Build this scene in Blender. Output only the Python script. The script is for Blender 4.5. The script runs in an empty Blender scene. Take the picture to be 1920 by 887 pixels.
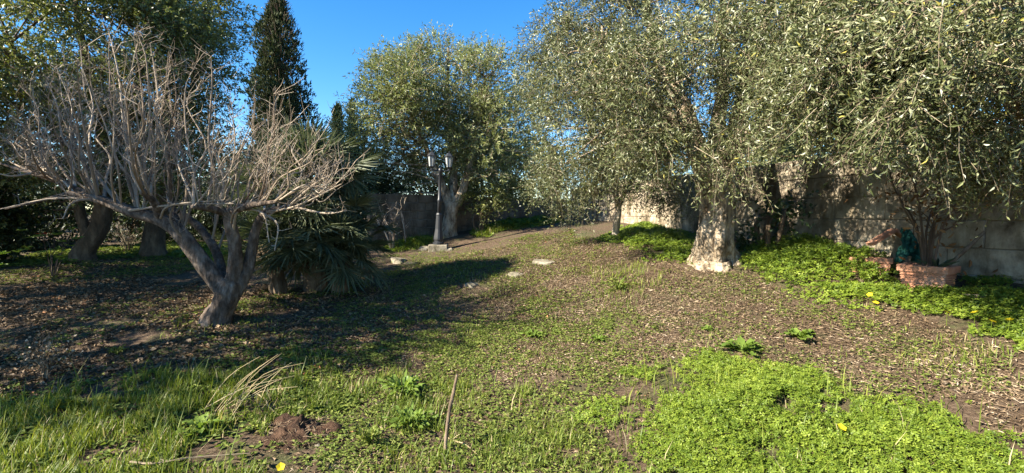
import bpy, math
import numpy as np
from mathutils import Vector

rad = math.radians
S = bpy.context.scene
COL = S.collection
RNG = np.random.default_rng(7)

# ------------------------------------------------------------------ camera, sky, sun, exposure
CAM = np.array([0.0, 0.0, 1.6])
FPX, CXP, CYP, PITCH = 880.0, 960.0, 443.5, rad(-2.8)
cd = bpy.data.cameras.new('camera')
cam = bpy.data.objects.new('camera', cd); COL.objects.link(cam)
cam.location = CAM
cam.rotation_euler = (rad(90) + PITCH, 0, 0)
cd.sensor_width = 36; cd.sensor_fit = 'HORIZONTAL'; cd.lens = 36 * FPX / 1920
cd.clip_start = 0.05; cd.clip_end = 3000
S.camera = cam

SUN_AZ, SUN_EL = 244.0, 35.0            # compass-style azimuth (0 = +Y, clockwise) and elevation of the sun
w = bpy.data.worlds.new('World'); S.world = w; w.use_nodes = True
nt = w.node_tree
bg = nt.nodes['Background']
sky = nt.nodes.new('ShaderNodeTexSky'); sky.sky_type = 'NISHITA'; sky.sun_disc = False
sky.sun_elevation = rad(SUN_EL); sky.sun_rotation = rad(SUN_AZ)
sky.altitude = 300; sky.air_density = 1.0; sky.dust_density = 0.1; sky.ozone_density = 3.2
hs = nt.nodes.new('ShaderNodeHueSaturation'); hs.inputs['Saturation'].default_value = 1.33
nt.links.new(sky.outputs[0], hs.inputs['Color']); nt.links.new(hs.outputs[0], bg.inputs[0]); bg.inputs[1].default_value = 0.07

sl = bpy.data.lights.new('sun', 'SUN'); sl.energy = 5.0; sl.angle = rad(0.53); sl.color = (1.0, 0.91, 0.75)
so = bpy.data.objects.new('sun', sl); COL.objects.link(so)
sdir = Vector((math.sin(rad(SUN_AZ)) * math.cos(rad(SUN_EL)), math.cos(rad(SUN_AZ)) * math.cos(rad(SUN_EL)), math.sin(rad(SUN_EL))))
so.rotation_euler = sdir.to_track_quat('Z', 'Y').to_euler()
so.location = sdir * 40

vs = S.view_settings
vs.view_transform = 'Standard'; vs.look = 'None'; vs.gamma = 1.0; vs.exposure = 2.05; vs.use_curve_mapping = False
S.cycles.max_bounces = 6; S.cycles.diffuse_bounces = 3; S.cycles.transmission_bounces = 4
S.cycles.transparent_max_bounces = 8; S.cycles.caustics_reflective = False; S.cycles.caustics_refractive = False

# ------------------------------------------------------------------ maths helpers
_c, _s = math.cos(PITCH), math.sin(PITCH)
def ray(px, py):
    x = (px - CXP) / FPX; u = -(py - CYP) / FPX
    return np.array([x, _c - u * _s, _s + u * _c])      # camera forward tilted by PITCH
def P(px, py, Y):
    d = ray(px, py)
    return CAM + d * (Y / d[1])
def nrm(a):
    return a / np.maximum(np.linalg.norm(a, axis=-1, keepdims=True), 1e-9)
def rnd_dir(n, rng):
    return nrm(rng.normal(size=(n, 3)))
_perm = np.random.default_rng(3).random((256, 256))
def vnoise(x, y, sc, off=0.0):
    x = np.asarray(x) * sc + 37.3 + off; y = np.asarray(y) * sc + 91.7 + off * 1.7
    xi = np.floor(x).astype(int); yi = np.floor(y).astype(int)
    fx = x - xi; fy = y - yi
    fx = fx * fx * (3 - 2 * fx); fy = fy * fy * (3 - 2 * fy)
    g = lambda a, b: _perm[a % 256, b % 256]
    return (g(xi, yi) * (1 - fx) + g(xi + 1, yi) * fx) * (1 - fy) + (g(xi, yi + 1) * (1 - fx) + g(xi + 1, yi + 1) * fx) * fy
def fbm(x, y, sc, off=0.0):
    return 0.5 * vnoise(x, y, sc, off) + 0.3 * vnoise(x, y, sc * 2.1, off + 5) + 0.2 * vnoise(x, y, sc * 4.3, off + 9)

# ------------------------------------------------------------------ materials
MATS = {}
def newmat(name):
    m = bpy.data.materials.new(name); m.use_nodes = True
    MATS[name] = m
    n = m.node_tree.nodes; n.clear()
    out = n.new('ShaderNodeOutputMaterial')
    return m, n, m.node_tree.links, out
def ramp(n, stops):
    r = n.new('ShaderNodeValToRGB'); e = r.color_ramp.elements
    while len(e) < len(stops): e.new(0.5)
    for i, (p, c) in enumerate(stops):
        e[i].position = p; e[i].color = (c[0], c[1], c[2], 1)
    return r
def leaf_mat(name, stops, transl=0.3, rough=0.5, spec=0.35, tcol=(1.25, 1.3, 0.7)):
    m, n, l, out = newmat(name)
    a = n.new('ShaderNodeAttribute'); a.attribute_name = 'var'
    r = ramp(n, stops); l.new(a.outputs['Fac'], r.inputs[0])
    b = n.new('ShaderNodeBsdfPrincipled'); b.inputs['Roughness'].default_value = rough
    b.inputs['Specular IOR Level'].default_value = spec
    l.new(r.outputs[0], b.inputs['Base Color'])
    if transl > 0:
        t = n.new('ShaderNodeBsdfTranslucent')
        mx = n.new('ShaderNodeMix'); mx.data_type = 'RGBA'; mx.blend_type = 'MULTIPLY'; mx.inputs[0].default_value = 1
        l.new(r.outputs[0], mx.inputs[6]); mx.inputs[7].default_value = (*tcol, 1)
        l.new(mx.outputs[2], t.inputs[0])
        ms = n.new('ShaderNodeMixShader'); ms.inputs[0].default_value = transl
        l.new(b.outputs[0], ms.inputs[1]); l.new(t.outputs[0], ms.inputs[2]); l.new(ms.outputs[0], out.inputs[0])
    else:
        l.new(b.outputs[0], out.inputs[0])
    return m
def rough_mat(name, stops, scale=6.0, stretch=(1, 1, 1), bump=0.4, bscale=None, rough=0.85, detail=8, spec=0.2, vor=0.0, bdist=0.02):
    """noise-coloured rough surface with bump, in object space"""
    m, n, l, out = newmat(name)
    tc = n.new('ShaderNodeTexCoord'); mp = n.new('ShaderNodeMapping'); mp.inputs['Scale'].default_value = stretch
    l.new(tc.outputs['Object'], mp.inputs[0])
    t = n.new('ShaderNodeTexNoise'); t.inputs['Scale'].default_value = scale; t.inputs['Detail'].default_value = detail
    t.inputs['Roughness'].default_value = 0.65
    l.new(mp.outputs[0], t.inputs['Vector'])
    r = ramp(n, stops); l.new(t.outputs[0], r.inputs[0])
    b = n.new('ShaderNodeBsdfPrincipled'); b.inputs['Roughness'].default_value = rough
    b.inputs['Specular IOR Level'].default_value = spec
    l.new(r.outputs[0], b.inputs['Base Color'])
    t2 = n.new('ShaderNodeTexNoise'); t2.inputs['Scale'].default_value = bscale or scale * 3; t2.inputs['Detail'].default_value = 8
    t2.inputs['Roughness'].default_value = 0.7
    l.new(mp.outputs[0], t2.inputs['Vector'])
    h = t2.outputs[0]
    if vor > 0:
        v = n.new('ShaderNodeTexVoronoi'); v.inputs['Scale'].default_value = vor
        l.new(mp.outputs[0], v.inputs['Vector'])
        ad = n.new('ShaderNodeMath'); ad.operation = 'ADD'; l.new(h, ad.inputs[0]); l.new(v.outputs[0], ad.inputs[1]); h = ad.outputs[0]
    bp = n.new('ShaderNodeBump'); bp.inputs['Strength'].default_value = bump; bp.inputs['Distance'].default_value = bdist
    l.new(h, bp.inputs['Height']); l.new(bp.outputs[0], b.inputs['Normal'])
    l.new(b.outputs[0], out.inputs[0])
    return m
def weather(name, dark, sc=1.1):
    m = MATS[name]; n = m.node_tree.nodes; l = m.node_tree.links
    mp = next(x for x in n if x.type == 'MAPPING'); b = next(x for x in n if x.type == 'BSDF_PRINCIPLED')
    ge = n.new('ShaderNodeNewGeometry'); l.new(ge.outputs['Position'], mp.inputs[0])
    m2 = n.new('ShaderNodeMapping'); m2.inputs['Scale'].default_value = (1, 1, .35); l.new(ge.outputs['Position'], m2.inputs[0])
    t = n.new('ShaderNodeTexNoise'); t.inputs['Scale'].default_value = sc * 2.4; t.inputs['Detail'].default_value = 7; t.inputs['Roughness'].default_value = .7
    l.new(m2.outputs[0], t.inputs['Vector']); r = ramp(n, [(.40, dark), (.58, (1, 1, 1))]); l.new(t.outputs[0], r.inputs[0])
    mx = n.new('ShaderNodeMix'); mx.data_type = 'RGBA'; mx.blend_type = 'MULTIPLY'; mx.inputs[0].default_value = 1
    src = b.inputs['Base Color'].links[0].from_socket; l.new(src, mx.inputs[6]); l.new(r.outputs[0], mx.inputs[7]); l.new(mx.outputs[2], b.inputs['Base Color'])
def plain_mat(name, c, rough=0.5, metal=0.0, spec=0.4):
    m, n, l, out = newmat(name)
    b = n.new('ShaderNodeBsdfPrincipled'); b.inputs['Base Color'].default_value = (*c, 1)
    b.inputs['Roughness'].default_value = rough; b.inputs['Metallic'].default_value = metal
    b.inputs['Specular IOR Level'].default_value = spec
    l.new(b.outputs[0], out.inputs[0]); return m

leaf_mat('olive_leaf', [(0.0, (.030, .042, .012)), (.45, (.082, .098, .036)), (.72, (.17, .183, .084)), (.93, (.30, .305, .18)), (1, (.36, .32, .07))], .16, .42, .5)  # pale upper stops paint leaf glints into the colour, along with silvery leaves
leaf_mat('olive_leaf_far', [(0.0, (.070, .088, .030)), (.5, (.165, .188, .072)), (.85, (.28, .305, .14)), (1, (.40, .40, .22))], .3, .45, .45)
leaf_mat('evergreen_leaf', [(0.0, (.045, .058, .018)), (.55, (.115, .135, .040)), (.9, (.22, .23, .075)), (1, (.32, .32, .12))], .25, .45, .4)
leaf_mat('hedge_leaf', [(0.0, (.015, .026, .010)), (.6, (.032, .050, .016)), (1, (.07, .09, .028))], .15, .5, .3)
leaf_mat('cypress_leaf', [(0.0, (.022, .032, .012)), (.6, (.045, .058, .020)), (1, (.085, .085, .035))], .1, .7, .2)
leaf_mat('palm_leaf', [(0.0, (.045, .060, .032)), (.5, (.090, .112, .060)), (.85, (.17, .19, .11)), (1, (.30, .28, .17))], .15, .55, .3)
leaf_mat('dry_palm', [(0.0, (.11, .075, .045)), (1, (.25, .18, .11))], .1, .7, .2)
leaf_mat('clover_leaf', [(0.0, (.065, .112, .012)), (.5, (.145, .205, .022)), (.9, (.25, .31, .042)), (1, (.36, .37, .07))], .38, .5, .3, (1.2, 1.25, .6))
leaf_mat('grass_blade', [(0.0, (.060, .105, .016)), (.5, (.145, .19, .028)), (.85, (.27, .29, .05)), (.95, (.34, .30, .12)), (1, (.42, .35, .2))], .35, .5, .3, (1.2, 1.2, .6))
leaf_mat('weed_leaf', [(0.0, (.055, .085, .018)), (.5, (.125, .165, .032)), (1, (.25, .27, .07))], .3, .65, .15)
leaf_mat('weed_big', [(0.0, (.10, .165, .028)), (1, (.19, .26, .05))], .35, .45, .35)
leaf_mat('litter', [(0.0, (.045, .029, .017)), (.4, (.135, .093, .055)), (.8, (.28, .205, .13)), (1, (.42, .35, .26))], 0, .8, .15)
leaf_mat('fallen_leaf', [(0.0, (.045, .029, .017)), (.5, (.125, .085, .050)), (.9, (.27, .195, .12)), (1, (.36, .13, .04))], .05, .75, .2)
leaf_mat('dry_leaf', [(0.0, (.09, .045, .02)), (.6, (.22, .11, .045)), (1, (.36, .22, .11))], .2, .7, .2)
leaf_mat('sapling_leaf', [(0.0, (.12, .20, .03)), (.9, (.24, .32, .06)), (.92, (.45, .06, .02)), (1, (.45, .06, .02))], .35, .45, .4)
leaf_mat('ivy_leaf', [(0.0, (.018, .034, .012)), (1, (.05, .08, .025))], .15, .4, .45)
leaf_mat('twig', [(0.0, (.07, .052, .034)), (.5, (.16, .125, .083)), (1, (.29, .24, .17))], 0, .8, .15)
leaf_mat('bare_twig', [(0.0, (.10, .070, .048)), (.5, (.235, .182, .132)), (1, (.43, .36, .28))], 0, .75, .2)
leaf_mat('dark_twig', [(0.0, (.05, .035, .025)), (1, (.14, .10, .075))], 0, .8, .15)
leaf_mat('straw', [(0.0, (.24, .18, .095)), (1, (.45, .37, .22))], .1, .7, .2)
leaf_mat('petal', [(0.0, (.80, .58, .02)), (1, (.85, .68, .03))], .3, .5, .3)
leaf_mat('cactus_pad', [(0.0, (.22, .30, .16)), (1, (.36, .42, .26))], 0, .5, .3)
rough_mat('olive_bark', [(.33, (.07, .048, .030)), (.47, (.30, .235, .16)), (.62, (.52, .43, .32))], 11, (1, 1, .4), 1.0, 24, .9, vor=20, bdist=.05)
rough_mat('young_bark', [(.3, (.16, .12, .085)), (.5, (.42, .35, .27)), (.7, (.56, .49, .40))], 12, (1, 1, .5), .6, 40)
rough_mat('dead_bark', [(.32, (.03, .021, .015)), (.5, (.11, .082, .062)), (.68, (.25, .20, .16))], 14, (1, 1, .4), 1.0, 30, .9, vor=24, bdist=.02)
rough_mat('dark_bark', [(.25, (.04, .028, .018)), (.5, (.12, .085, .055)), (.75, (.26, .19, .12))], 8, (1, 1, .4), .8, 22, .9, vor=18)
rough_mat('wall_block', [(.30, (.13, .105, .075)), (.44, (.30, .25, .185)), (.56, (.42, .36, .27)), (.72, (.54, .475, .37))], 4.5, (1, 1, 1), .5, 22, .92, bdist=.015)
rough_mat('tuff_block', [(.25, (.085, .065, .045)), (.5, (.175, .135, .095)), (.75, (.26, .21, .155))], 3.0, (1, 1, 1), .6, 20, .92)
weather('wall_block', (.42, .39, .34)); weather('tuff_block', (.5, .47, .42))
rough_mat('mortar', [(.3, (.09, .075, .055)), (.7, (.20, .17, .13))], 8, (1, 1, 1), .4)
rough_mat('stone', [(.36, (.07, .065, .04)), (.5, (.20, .175, .13)), (.66, (.31, .28, .22))], 6, (1, 1, 1), .7, 26, .9)
rough_mat('terracotta', [(.3, (.27, .125, .075)), (.5, (.42, .205, .125)), (.66, (.48, .29, .20))], 5, (1, 1, 1), .2, 40, .85)
rough_mat('soil_heap', [(.3, (.018, .011, .008)), (.5, (.065, .036, .022)), (.72, (.15, .088, .054))], 14, (1, 1, 1), 1.0, 50, .95, bdist=.04)
rough_mat('stick_bark', [(.3, (.06, .042, .028)), (.5, (.17, .125, .085)), (.75, (.28, .22, .16))], 18, (1, 1, .3), .7, 60)
rough_mat('teal_cloth', [(.3, (.006, .038, .031)), (.6, (.012, .08, .063)), (.8, (.04, .17, .14))], 9, (1, 1, 1), .8, 14, .6, bdist=.04)
plain_mat('black_iron', (.022, .024, .028), .42, .0, .5)
plain_mat('fence_iron', (.05, .06, .05), .5, .0, .4)
def glass_mat():
    m, n, l, out = newmat('lantern_glass')
    b = n.new('ShaderNodeBsdfPrincipled'); b.inputs['Base Color'].default_value = (.48, .50, .49, 1)
    b.inputs['Roughness'].default_value = .22; b.inputs['Transmission Weight'].default_value = .45
    tx = n.new('ShaderNodeTexNoise'); tx.inputs['Scale'].default_value = 45
    bp = n.new('ShaderNodeBump'); bp.inputs['Strength'].default_value = .15; l.new(tx.outputs[0], bp.inputs['Height'])
    l.new(bp.outputs[0], b.inputs['Normal']); l.new(b.outputs[0], out.inputs[0])
glass_mat()
def ground_mat():
    m, n, l, out = newmat('ground_soil')
    tc = n.new('ShaderNodeTexCoord')
    def noise(sc, det=8, ro=.65):
        t = n.new('ShaderNodeTexNoise'); t.inputs['Scale'].default_value = sc; t.inputs['Detail'].default_value = det
        t.inputs['Roughness'].default_value = ro; l.new(tc.outputs['Object'], t.inputs['Vector']); return t
    big, mid, fine = noise(.9), noise(6), noise(38)
    soil = ramp(n, [(.3, (.034, .022, .015)), (.5, (.085, .058, .038)), (.7, (.17, .125, .085))]); l.new(fine.outputs[0], soil.inputs[0])
    green = ramp(n, [(.3, (.020, .032, .010)), (.55, (.05, .078, .020)), (.75, (.10, .14, .035))]); l.new(fine.outputs[0], green.inputs[0])
    ad = n.new('ShaderNodeMath'); ad.operation = 'ADD'; l.new(big.outputs[0], ad.inputs[0]); l.new(mid.outputs[0], ad.inputs[1])
    mk = ramp(n, [(.49, (0, 0, 0)), (.60, (.55, .55, .55))])
    hf = n.new('ShaderNodeMath'); hf.operation = 'MULTIPLY'; hf.inputs[1].default_value = .5; l.new(ad.outputs[0], hf.inputs[0]); l.new(hf.outputs[0], mk.inputs[0])
    mx = n.new('ShaderNodeMix'); mx.data_type = 'RGBA'; l.new(mk.outputs[0], mx.inputs[0]); l.new(soil.outputs[0], mx.inputs[6]); l.new(green.outputs[0], mx.inputs[7])
    b = n.new('ShaderNodeBsdfPrincipled'); b.inputs['Roughness'].default_value = .95; b.inputs['Specular IOR Level'].default_value = .15
    l.new(mx.outputs[2], b.inputs['Base Color'])
    bp = n.new('ShaderNodeBump'); bp.inputs['Strength'].default_value = .9; bp.inputs['Distance'].default_value = .03
    l.new(noise(30, 10, .75).outputs[0], bp.inputs['Height']); l.new(bp.outputs[0], b.inputs['Normal'])
    l.new(b.outputs[0], out.inputs[0])
ground_mat()

# ------------------------------------------------------------------ mesh helpers
class Geo:
    """collects vertices, quads/tris and a per-vertex 'var' value"""
    def __init__(s): s.V = []; s.F = []; s.A = []; s.n = 0
    def add(s, V, F, A=None):
        V = np.asarray(V, float).reshape(-1, 3); F = np.asarray(F, int)
        if len(V) == 0: return s
        s.V.append(V); s.F.append(F + s.n); s.n += len(V)
        s.A.append(np.full(len(V), .5) if A is None else np.broadcast_to(np.asarray(A, float), (len(V),)))
        return s
    def mesh(s, name, smooth=False):
        me = bpy.data.meshes.new(name)
        V = np.concatenate(s.V); A = np.concatenate(s.A)
        me.vertices.add(len(V)); me.vertices.foreach_set('co', V.astype(np.float32).ravel())
        lv = np.concatenate([f.ravel() for f in s.F]); tot = np.concatenate([np.full(len(f), f.shape[1]) for f in s.F])
        me.loops.add(len(lv)); me.loops.foreach_set('vertex_index', lv.astype(np.int32))
        st = np.concatenate([[0], np.cumsum(tot)[:-1]])
        me.polygons.add(len(tot)); me.polygons.foreach_set('loop_start', st.astype(np.int32))
        me.polygons.foreach_set('use_smooth', np.full(len(tot), smooth))
        at = me.attributes.new('var', 'FLOAT', 'POINT'); at.data.foreach_set('value', A.astype(np.float32))
        me.update(calc_edges=True); me.validate()
        return me
    def obj(s, name, mat, parent=None, smooth=False, loc=None):
        return link(name, s.mesh(name, smooth), mat, parent, loc)
def link(name, me, mat, parent=None, loc=None):
    if mat and not me.materials: me.materials.append(MATS[mat])
    o = bpy.data.objects.new(name, me); COL.objects.link(o)
    if parent is not None: o.parent = parent
    if loc is not None: o.location = loc
    return o
def tag(o, label=None, cat=None, group=None, kind=None):
    if label: o['label'] = label
    if cat: o['category'] = cat
    if group: o['group'] = group
    if kind: o['kind'] = kind
    return o
def thing(name, label, cat, group=None):
    o = bpy.data.objects.new(name, None); COL.objects.link(o); o.empty_display_size = .1
    return tag(o, label, cat, group)

def curve(pts, n):
    """Catmull-Rom resample of control points to n points"""
    p = np.asarray(pts, float)
    if len(p) == 2: p = np.stack([p[0], (p[0] + p[1]) / 2, p[1]])
    q = np.concatenate([[2 * p[0] - p[1]], p, [2 * p[-1] - p[-2]]])
    t = np.linspace(0, len(p) - 1 - 1e-6, n); i = t.astype(int); f = (t - i)[:, None]
    a, b, c, d = q[i], q[i + 1], q[i + 2], q[i + 3]
    return .5 * (2 * b + (c - a) * f + (2 * a - 5 * b + 4 * c - d) * f ** 2 + (3 * b - a - 3 * c + d) * f ** 3)
def frames(p):
    t = nrm(np.gradient(p, axis=0))
    ref = np.array([0, 0, 1.]) if abs(t[0][2]) < .8 else np.array([1., 0, 0])
    u = nrm(np.cross(t[0], ref)); U = [u]
    for k in range(1, len(p)):
        u = U[-1] - t[k] * np.dot(U[-1], t[k]); U.append(u / max(np.linalg.norm(u), 1e-9))
    U = np.array(U); return t, U, np.cross(t, U)
def tube(pts, radii, sides=8, n=None, rough=0.0, flute=0.0, nf=5, twist=0.0, rng=RNG, capend=True):
    p = curve(pts, n) if n else np.asarray(pts, float)
    k = len(p); r = np.interp(np.linspace(0, 1, k), np.linspace(0, 1, len(radii)), radii)
    t, U, W = frames(p)
    th = np.linspace(0, 2 * math.pi, sides, endpoint=False)
    R = np.repeat(r[:, None], sides, 1)
    hs = np.linspace(0, 1, k)[:, None]
    if flute: R = R * (1 + flute * np.cos(nf * th[None] + twist * hs * 6.28 + .6 * np.sin(2 * th)[None]) + flute * .6 * np.cos((nf - 2) * th[None] - twist * hs * 4 + 1.3) + flute * .35 * np.cos((2 * nf + 1) * th[None] + 9 * hs * twist))
    if rough: R = R * (1 + rough * rng.normal(size=R.shape))
    V = p[:, None] + R[..., None] * (np.cos(th)[None, :, None] * U[:, None] + np.sin(th)[None, :, None] * W[:, None])
    V = V.reshape(-1, 3)
    i = np.arange(k - 1)[:, None] * sides; j = np.arange(sides)[None]; j2 = (j + 1) % sides
    F = np.stack([i + j, i + j2, i + sides + j2, i + sides + j], -1).reshape(-1, 4)
    if capend:
        V = np.concatenate([V, [p[-1] + t[-1] * r[-1] * .5]]); e = len(V) - 1
        b = (k - 1) * sides
        F2 = np.array([[b + a, b + (a + 1) % sides, e, e] for a in range(sides)])
        F2 = F2[:, :3]
        return V, F, F2
    return V, F, np.zeros((0, 3), int)
def addtube(g, *a, var=.5, **k):
    V, F, F2 = tube(*a, **k); n0 = g.n
    g.add(V, F, var)
    if len(F2): g.F.append(F2 + n0)
def tubes(Pts, R, sides=3, var=None):
    """batch of thin tubes: Pts [n,k,3], R [n,k]"""
    n, k, _ = Pts.shape
    t = nrm(np.gradient(Pts, axis=1)); ref = np.zeros((n, 1, 3)); ref[..., 0] = .31; ref[..., 1] = .83; ref[..., 2] = .46
    U = nrm(np.cross(t, np.broadcast_to(ref, t.shape))); W = np.cross(t, U)
    th = np.linspace(0, 2 * math.pi, sides, endpoint=False)
    V = Pts[:, :, None] + R[:, :, None, None] * (np.cos(th)[None, None, :, None] * U[:, :, None] + np.sin(th)[None, None, :, None] * W[:, :, None])
    base = (np.arange(n) * k * sides)[:, None, None]; i = (np.arange(k - 1) * sides)[None, :, None]; j = np.arange(sides)[None, None]; j2 = (j + 1) % sides
    F = np.stack([base + i + j, base + i + j2, base + i + sides + j2, base + i + sides + j], -1).reshape(-1, 4)
    A = None if var is None else np.repeat(var, k * sides)
    return V.reshape(-1, 3), F, A
def leaves(B, D, N, L, W, var, curl=.12, fold=.18, fine=False, widest=.45):
    """leaf blades: base B, direction D, face normal N, length L, width W"""
    D = nrm(D); N = nrm(N - D * (N * D).sum(-1, keepdims=True)); Sd = np.cross(D, N)
    L = np.broadcast_to(np.asarray(L, float), (len(B),))[:, None]; W = np.broadcast_to(np.asarray(W, float), (len(B),))[:, None]
    n = len(B)
    if not fine:
        m = B + D * L * widest + N * L * curl * .5
        V = np.stack([B, m + Sd * W / 2, B + D * L - N * L * curl, m - Sd * W / 2], 1)
        F = (np.arange(n) * 4)[:, None] + np.array([[0, 1, 2, 3]])
        return V.reshape(-1, 3), F, np.repeat(var, 4)
    lift = N * W * fold
    V = np.stack([B, B + D * L * .28 + Sd * W * .42 + lift, B + D * L * .66 + Sd * W * .40 + lift - N * L * curl * .35,
                  B + D * L - N * L * curl, B + D * L * .66 - Sd * W * .40 + lift - N * L * curl * .35, B + D * L * .28 - Sd * W * .42 + lift], 1)
    F = np.concatenate([(np.arange(n) * 6)[:, None] + np.array([[0, 1, 2, 3]]), (np.arange(n) * 6)[:, None] + np.array([[0, 3, 4, 5]])])
    return V.reshape(-1, 3), F, np.repeat(var, 6)
def box(lo, hi):
    x0, y0, z0 = lo; x1, y1, z1 = hi
    V = np.array([[x0, y0, z0], [x1, y0, z0], [x1, y1, z0], [x0, y1, z0], [x0, y0, z1], [x1, y0, z1], [x1, y1, z1], [x0, y1, z1]], float)
    F = np.array([[0, 3, 2, 1], [4, 5, 6, 7], [0, 1, 5, 4], [1, 2, 6, 5], [2, 3, 7, 6], [3, 0, 4, 7]])
    return V, F
def lathe(profile, sides, rot=0.0):
    pr = np.array(profile, float); th = np.linspace(0, 2 * math.pi, sides, endpoint=False) + rot
    V = np.stack([pr[:, 0:1] * np.cos(th), pr[:, 0:1] * np.sin(th), np.repeat(pr[:, 1:2], sides, 1)], -1).reshape(-1, 3)
    k = len(pr); i = np.arange(k - 1)[:, None] * sides; j = np.arange(sides)[None]; j2 = (j + 1) % sides
    F = np.stack([i + j, i + j2, i + sides + j2, i + sides + j], -1).reshape(-1, 4)
    return V, F

# ------------------------------------------------------------------ ground (height field through measured points)
ctrl = [(960, 887, 2.75), (100, 887, 2.75), (1850, 887, 2.4), (960, 760, 3.6), (480, 760, 3.6), (0, 760, 3.6), (1440, 760, 3.15), (1920, 760, 2.75),
        (410, 606, 5.0), (0, 640, 4.8), (960, 620, 5.2), (1340, 600, 4.55), (1700, 640, 3.65), (1920, 650, 3.25), (560, 550, 6.6), (960, 520, 7.0),
        (1340, 495, 5.9), (1600, 500, 5.35), (1740, 540, 4.6), (1920, 530, 4.25), (165, 492, 9.0), (0, 540, 7.2), (285, 482, 10), (735, 472, 9.8),
        (822, 470, 10), (840, 441, 11.4), (960, 422, 13.0), (1055, 414, 14.4), (1155, 449, 8.3), (1190, 419, 10.8), (1480, 460, 6.75), (1270, 434, 9.1),
        (1075, 410, 14), (300, 452, 14), (600, 447, 14)]
CP = [P(*c) for c in ctrl]
CP += [np.array(v, float) for v in [(-20, 10, .75), (-20, 0, .1), (16, 10, 1.7), (14, 0, 1.2), (0, -8, -.5), (-10, 30, 1.6), (12, 30, 2.0), (0, 22, 1.6), (8, 6, 1.35), (0, 0, -.02), (-6, 0, -.05), (4.5, 0.5, .35)]]
CP = np.array(CP)
def tps_fit(c, reg=.25):
    n = len(c); d = np.linalg.norm(c[:, None, :2] - c[None, :, :2], axis=-1)
    K = np.where(d > 0, d * d * np.log(d + 1e-9), 0) + reg * np.eye(n)
    Pm = np.concatenate([np.ones((n, 1)), c[:, :2]], 1)
    A = np.block([[K, Pm], [Pm.T, np.zeros((3, 3))]])
    return np.linalg.solve(A, np.concatenate([c[:, 2], np.zeros(3)]))
TW = tps_fit(CP)
def tps(x, y):
    out = TW[-3] + TW[-2] * x + TW[-1] * y
    for k in range(len(CP)):
        d2 = (x - CP[k, 0]) ** 2 + (y - CP[k, 1]) ** 2
        out = out + TW[k] * .5 * d2 * np.log(d2 + 1e-9)
    return out
GX0, GX1, GY0, GY1 = -22., 16., -9., 31.
gxs = np.arange(GX0, GX1 + .01, .1); gys = np.arange(GY0, GY1 + .01, .1)
GXX, GYY = np.meshgrid(gxs, gys, indexing='ij')
GZ = tps(GXX, GYY) + .05 * (fbm(GXX, GYY, .9) - .5) + .035 * (fbm(GXX, GYY, 3.1, 4) - .5)
def gz(x, y):
    fx = np.clip((np.asarray(x, float) - GX0) / .1, 0, len(gxs) - 1.001); fy = np.clip((np.asarray(y, float) - GY0) / .1, 0, len(gys) - 1.001)
    i = fx.astype(int); j = fy.astype(int); a = fx - i; b = fy - j
    return (GZ[i, j] * (1 - a) + GZ[i + 1, j] * a) * (1 - b) + (GZ[i, j + 1] * (1 - a) + GZ[i + 1, j + 1] * a) * b
def G(px, py):
    """the spot on the ground seen at this pixel of the photograph"""
    d = ray(px, py); ys = np.arange(1.2, 26, .01); X = CAM[None] + d[None] * (ys / d[1])[:, None]
    below = X[:, 2] <= gz(X[:, 0], X[:, 1])
    k = np.argmax(below) if below.any() else len(ys) - 1
    p = X[k].copy(); p[2] = gz(p[0], p[1]); return p
def on_ground(p, dz=0.0):
    p = np.array(p, float); p[2] = gz(p[0], p[1]) + dz; return p

ext = np.cumsum(np.geomspace(.3, 160, 22))
sub = lambda a: a[(a > -12.01) & (a < 20.01)]
gx_ = np.concatenate([np.arange(GX0, -9, .4), np.arange(-9, 6.5, .125), np.arange(6.5, GX1, .4)]); gy_ = np.concatenate([np.arange(GY0, 1.5, .4), np.arange(1.5, 12, .12), np.arange(12, GY1, .25)])
xs = np.concatenate([gx_[0] - ext[::-1], gx_, gx_[-1] + ext]); ys_ = np.concatenate([gy_[0] - ext[::-1], gy_, gy_[-1] + ext])
XX, YY = np.meshgrid(xs, ys_, indexing='ij'); ZZ = gz(XX, YY)
nx, ny = XX.shape
idx = (np.arange(nx - 1)[:, None] * ny + np.arange(ny - 1)[None])
Fg = np.stack([idx, idx + ny, idx + ny + 1, idx + 1], -1).reshape(-1, 4)
g = Geo().add(np.stack([XX, YY, ZZ], -1), Fg)
tag(g.obj('ground', 'ground_soil', smooth=True), 'sloping brown garden soil with moss and bare earth', kind='structure')

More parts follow.
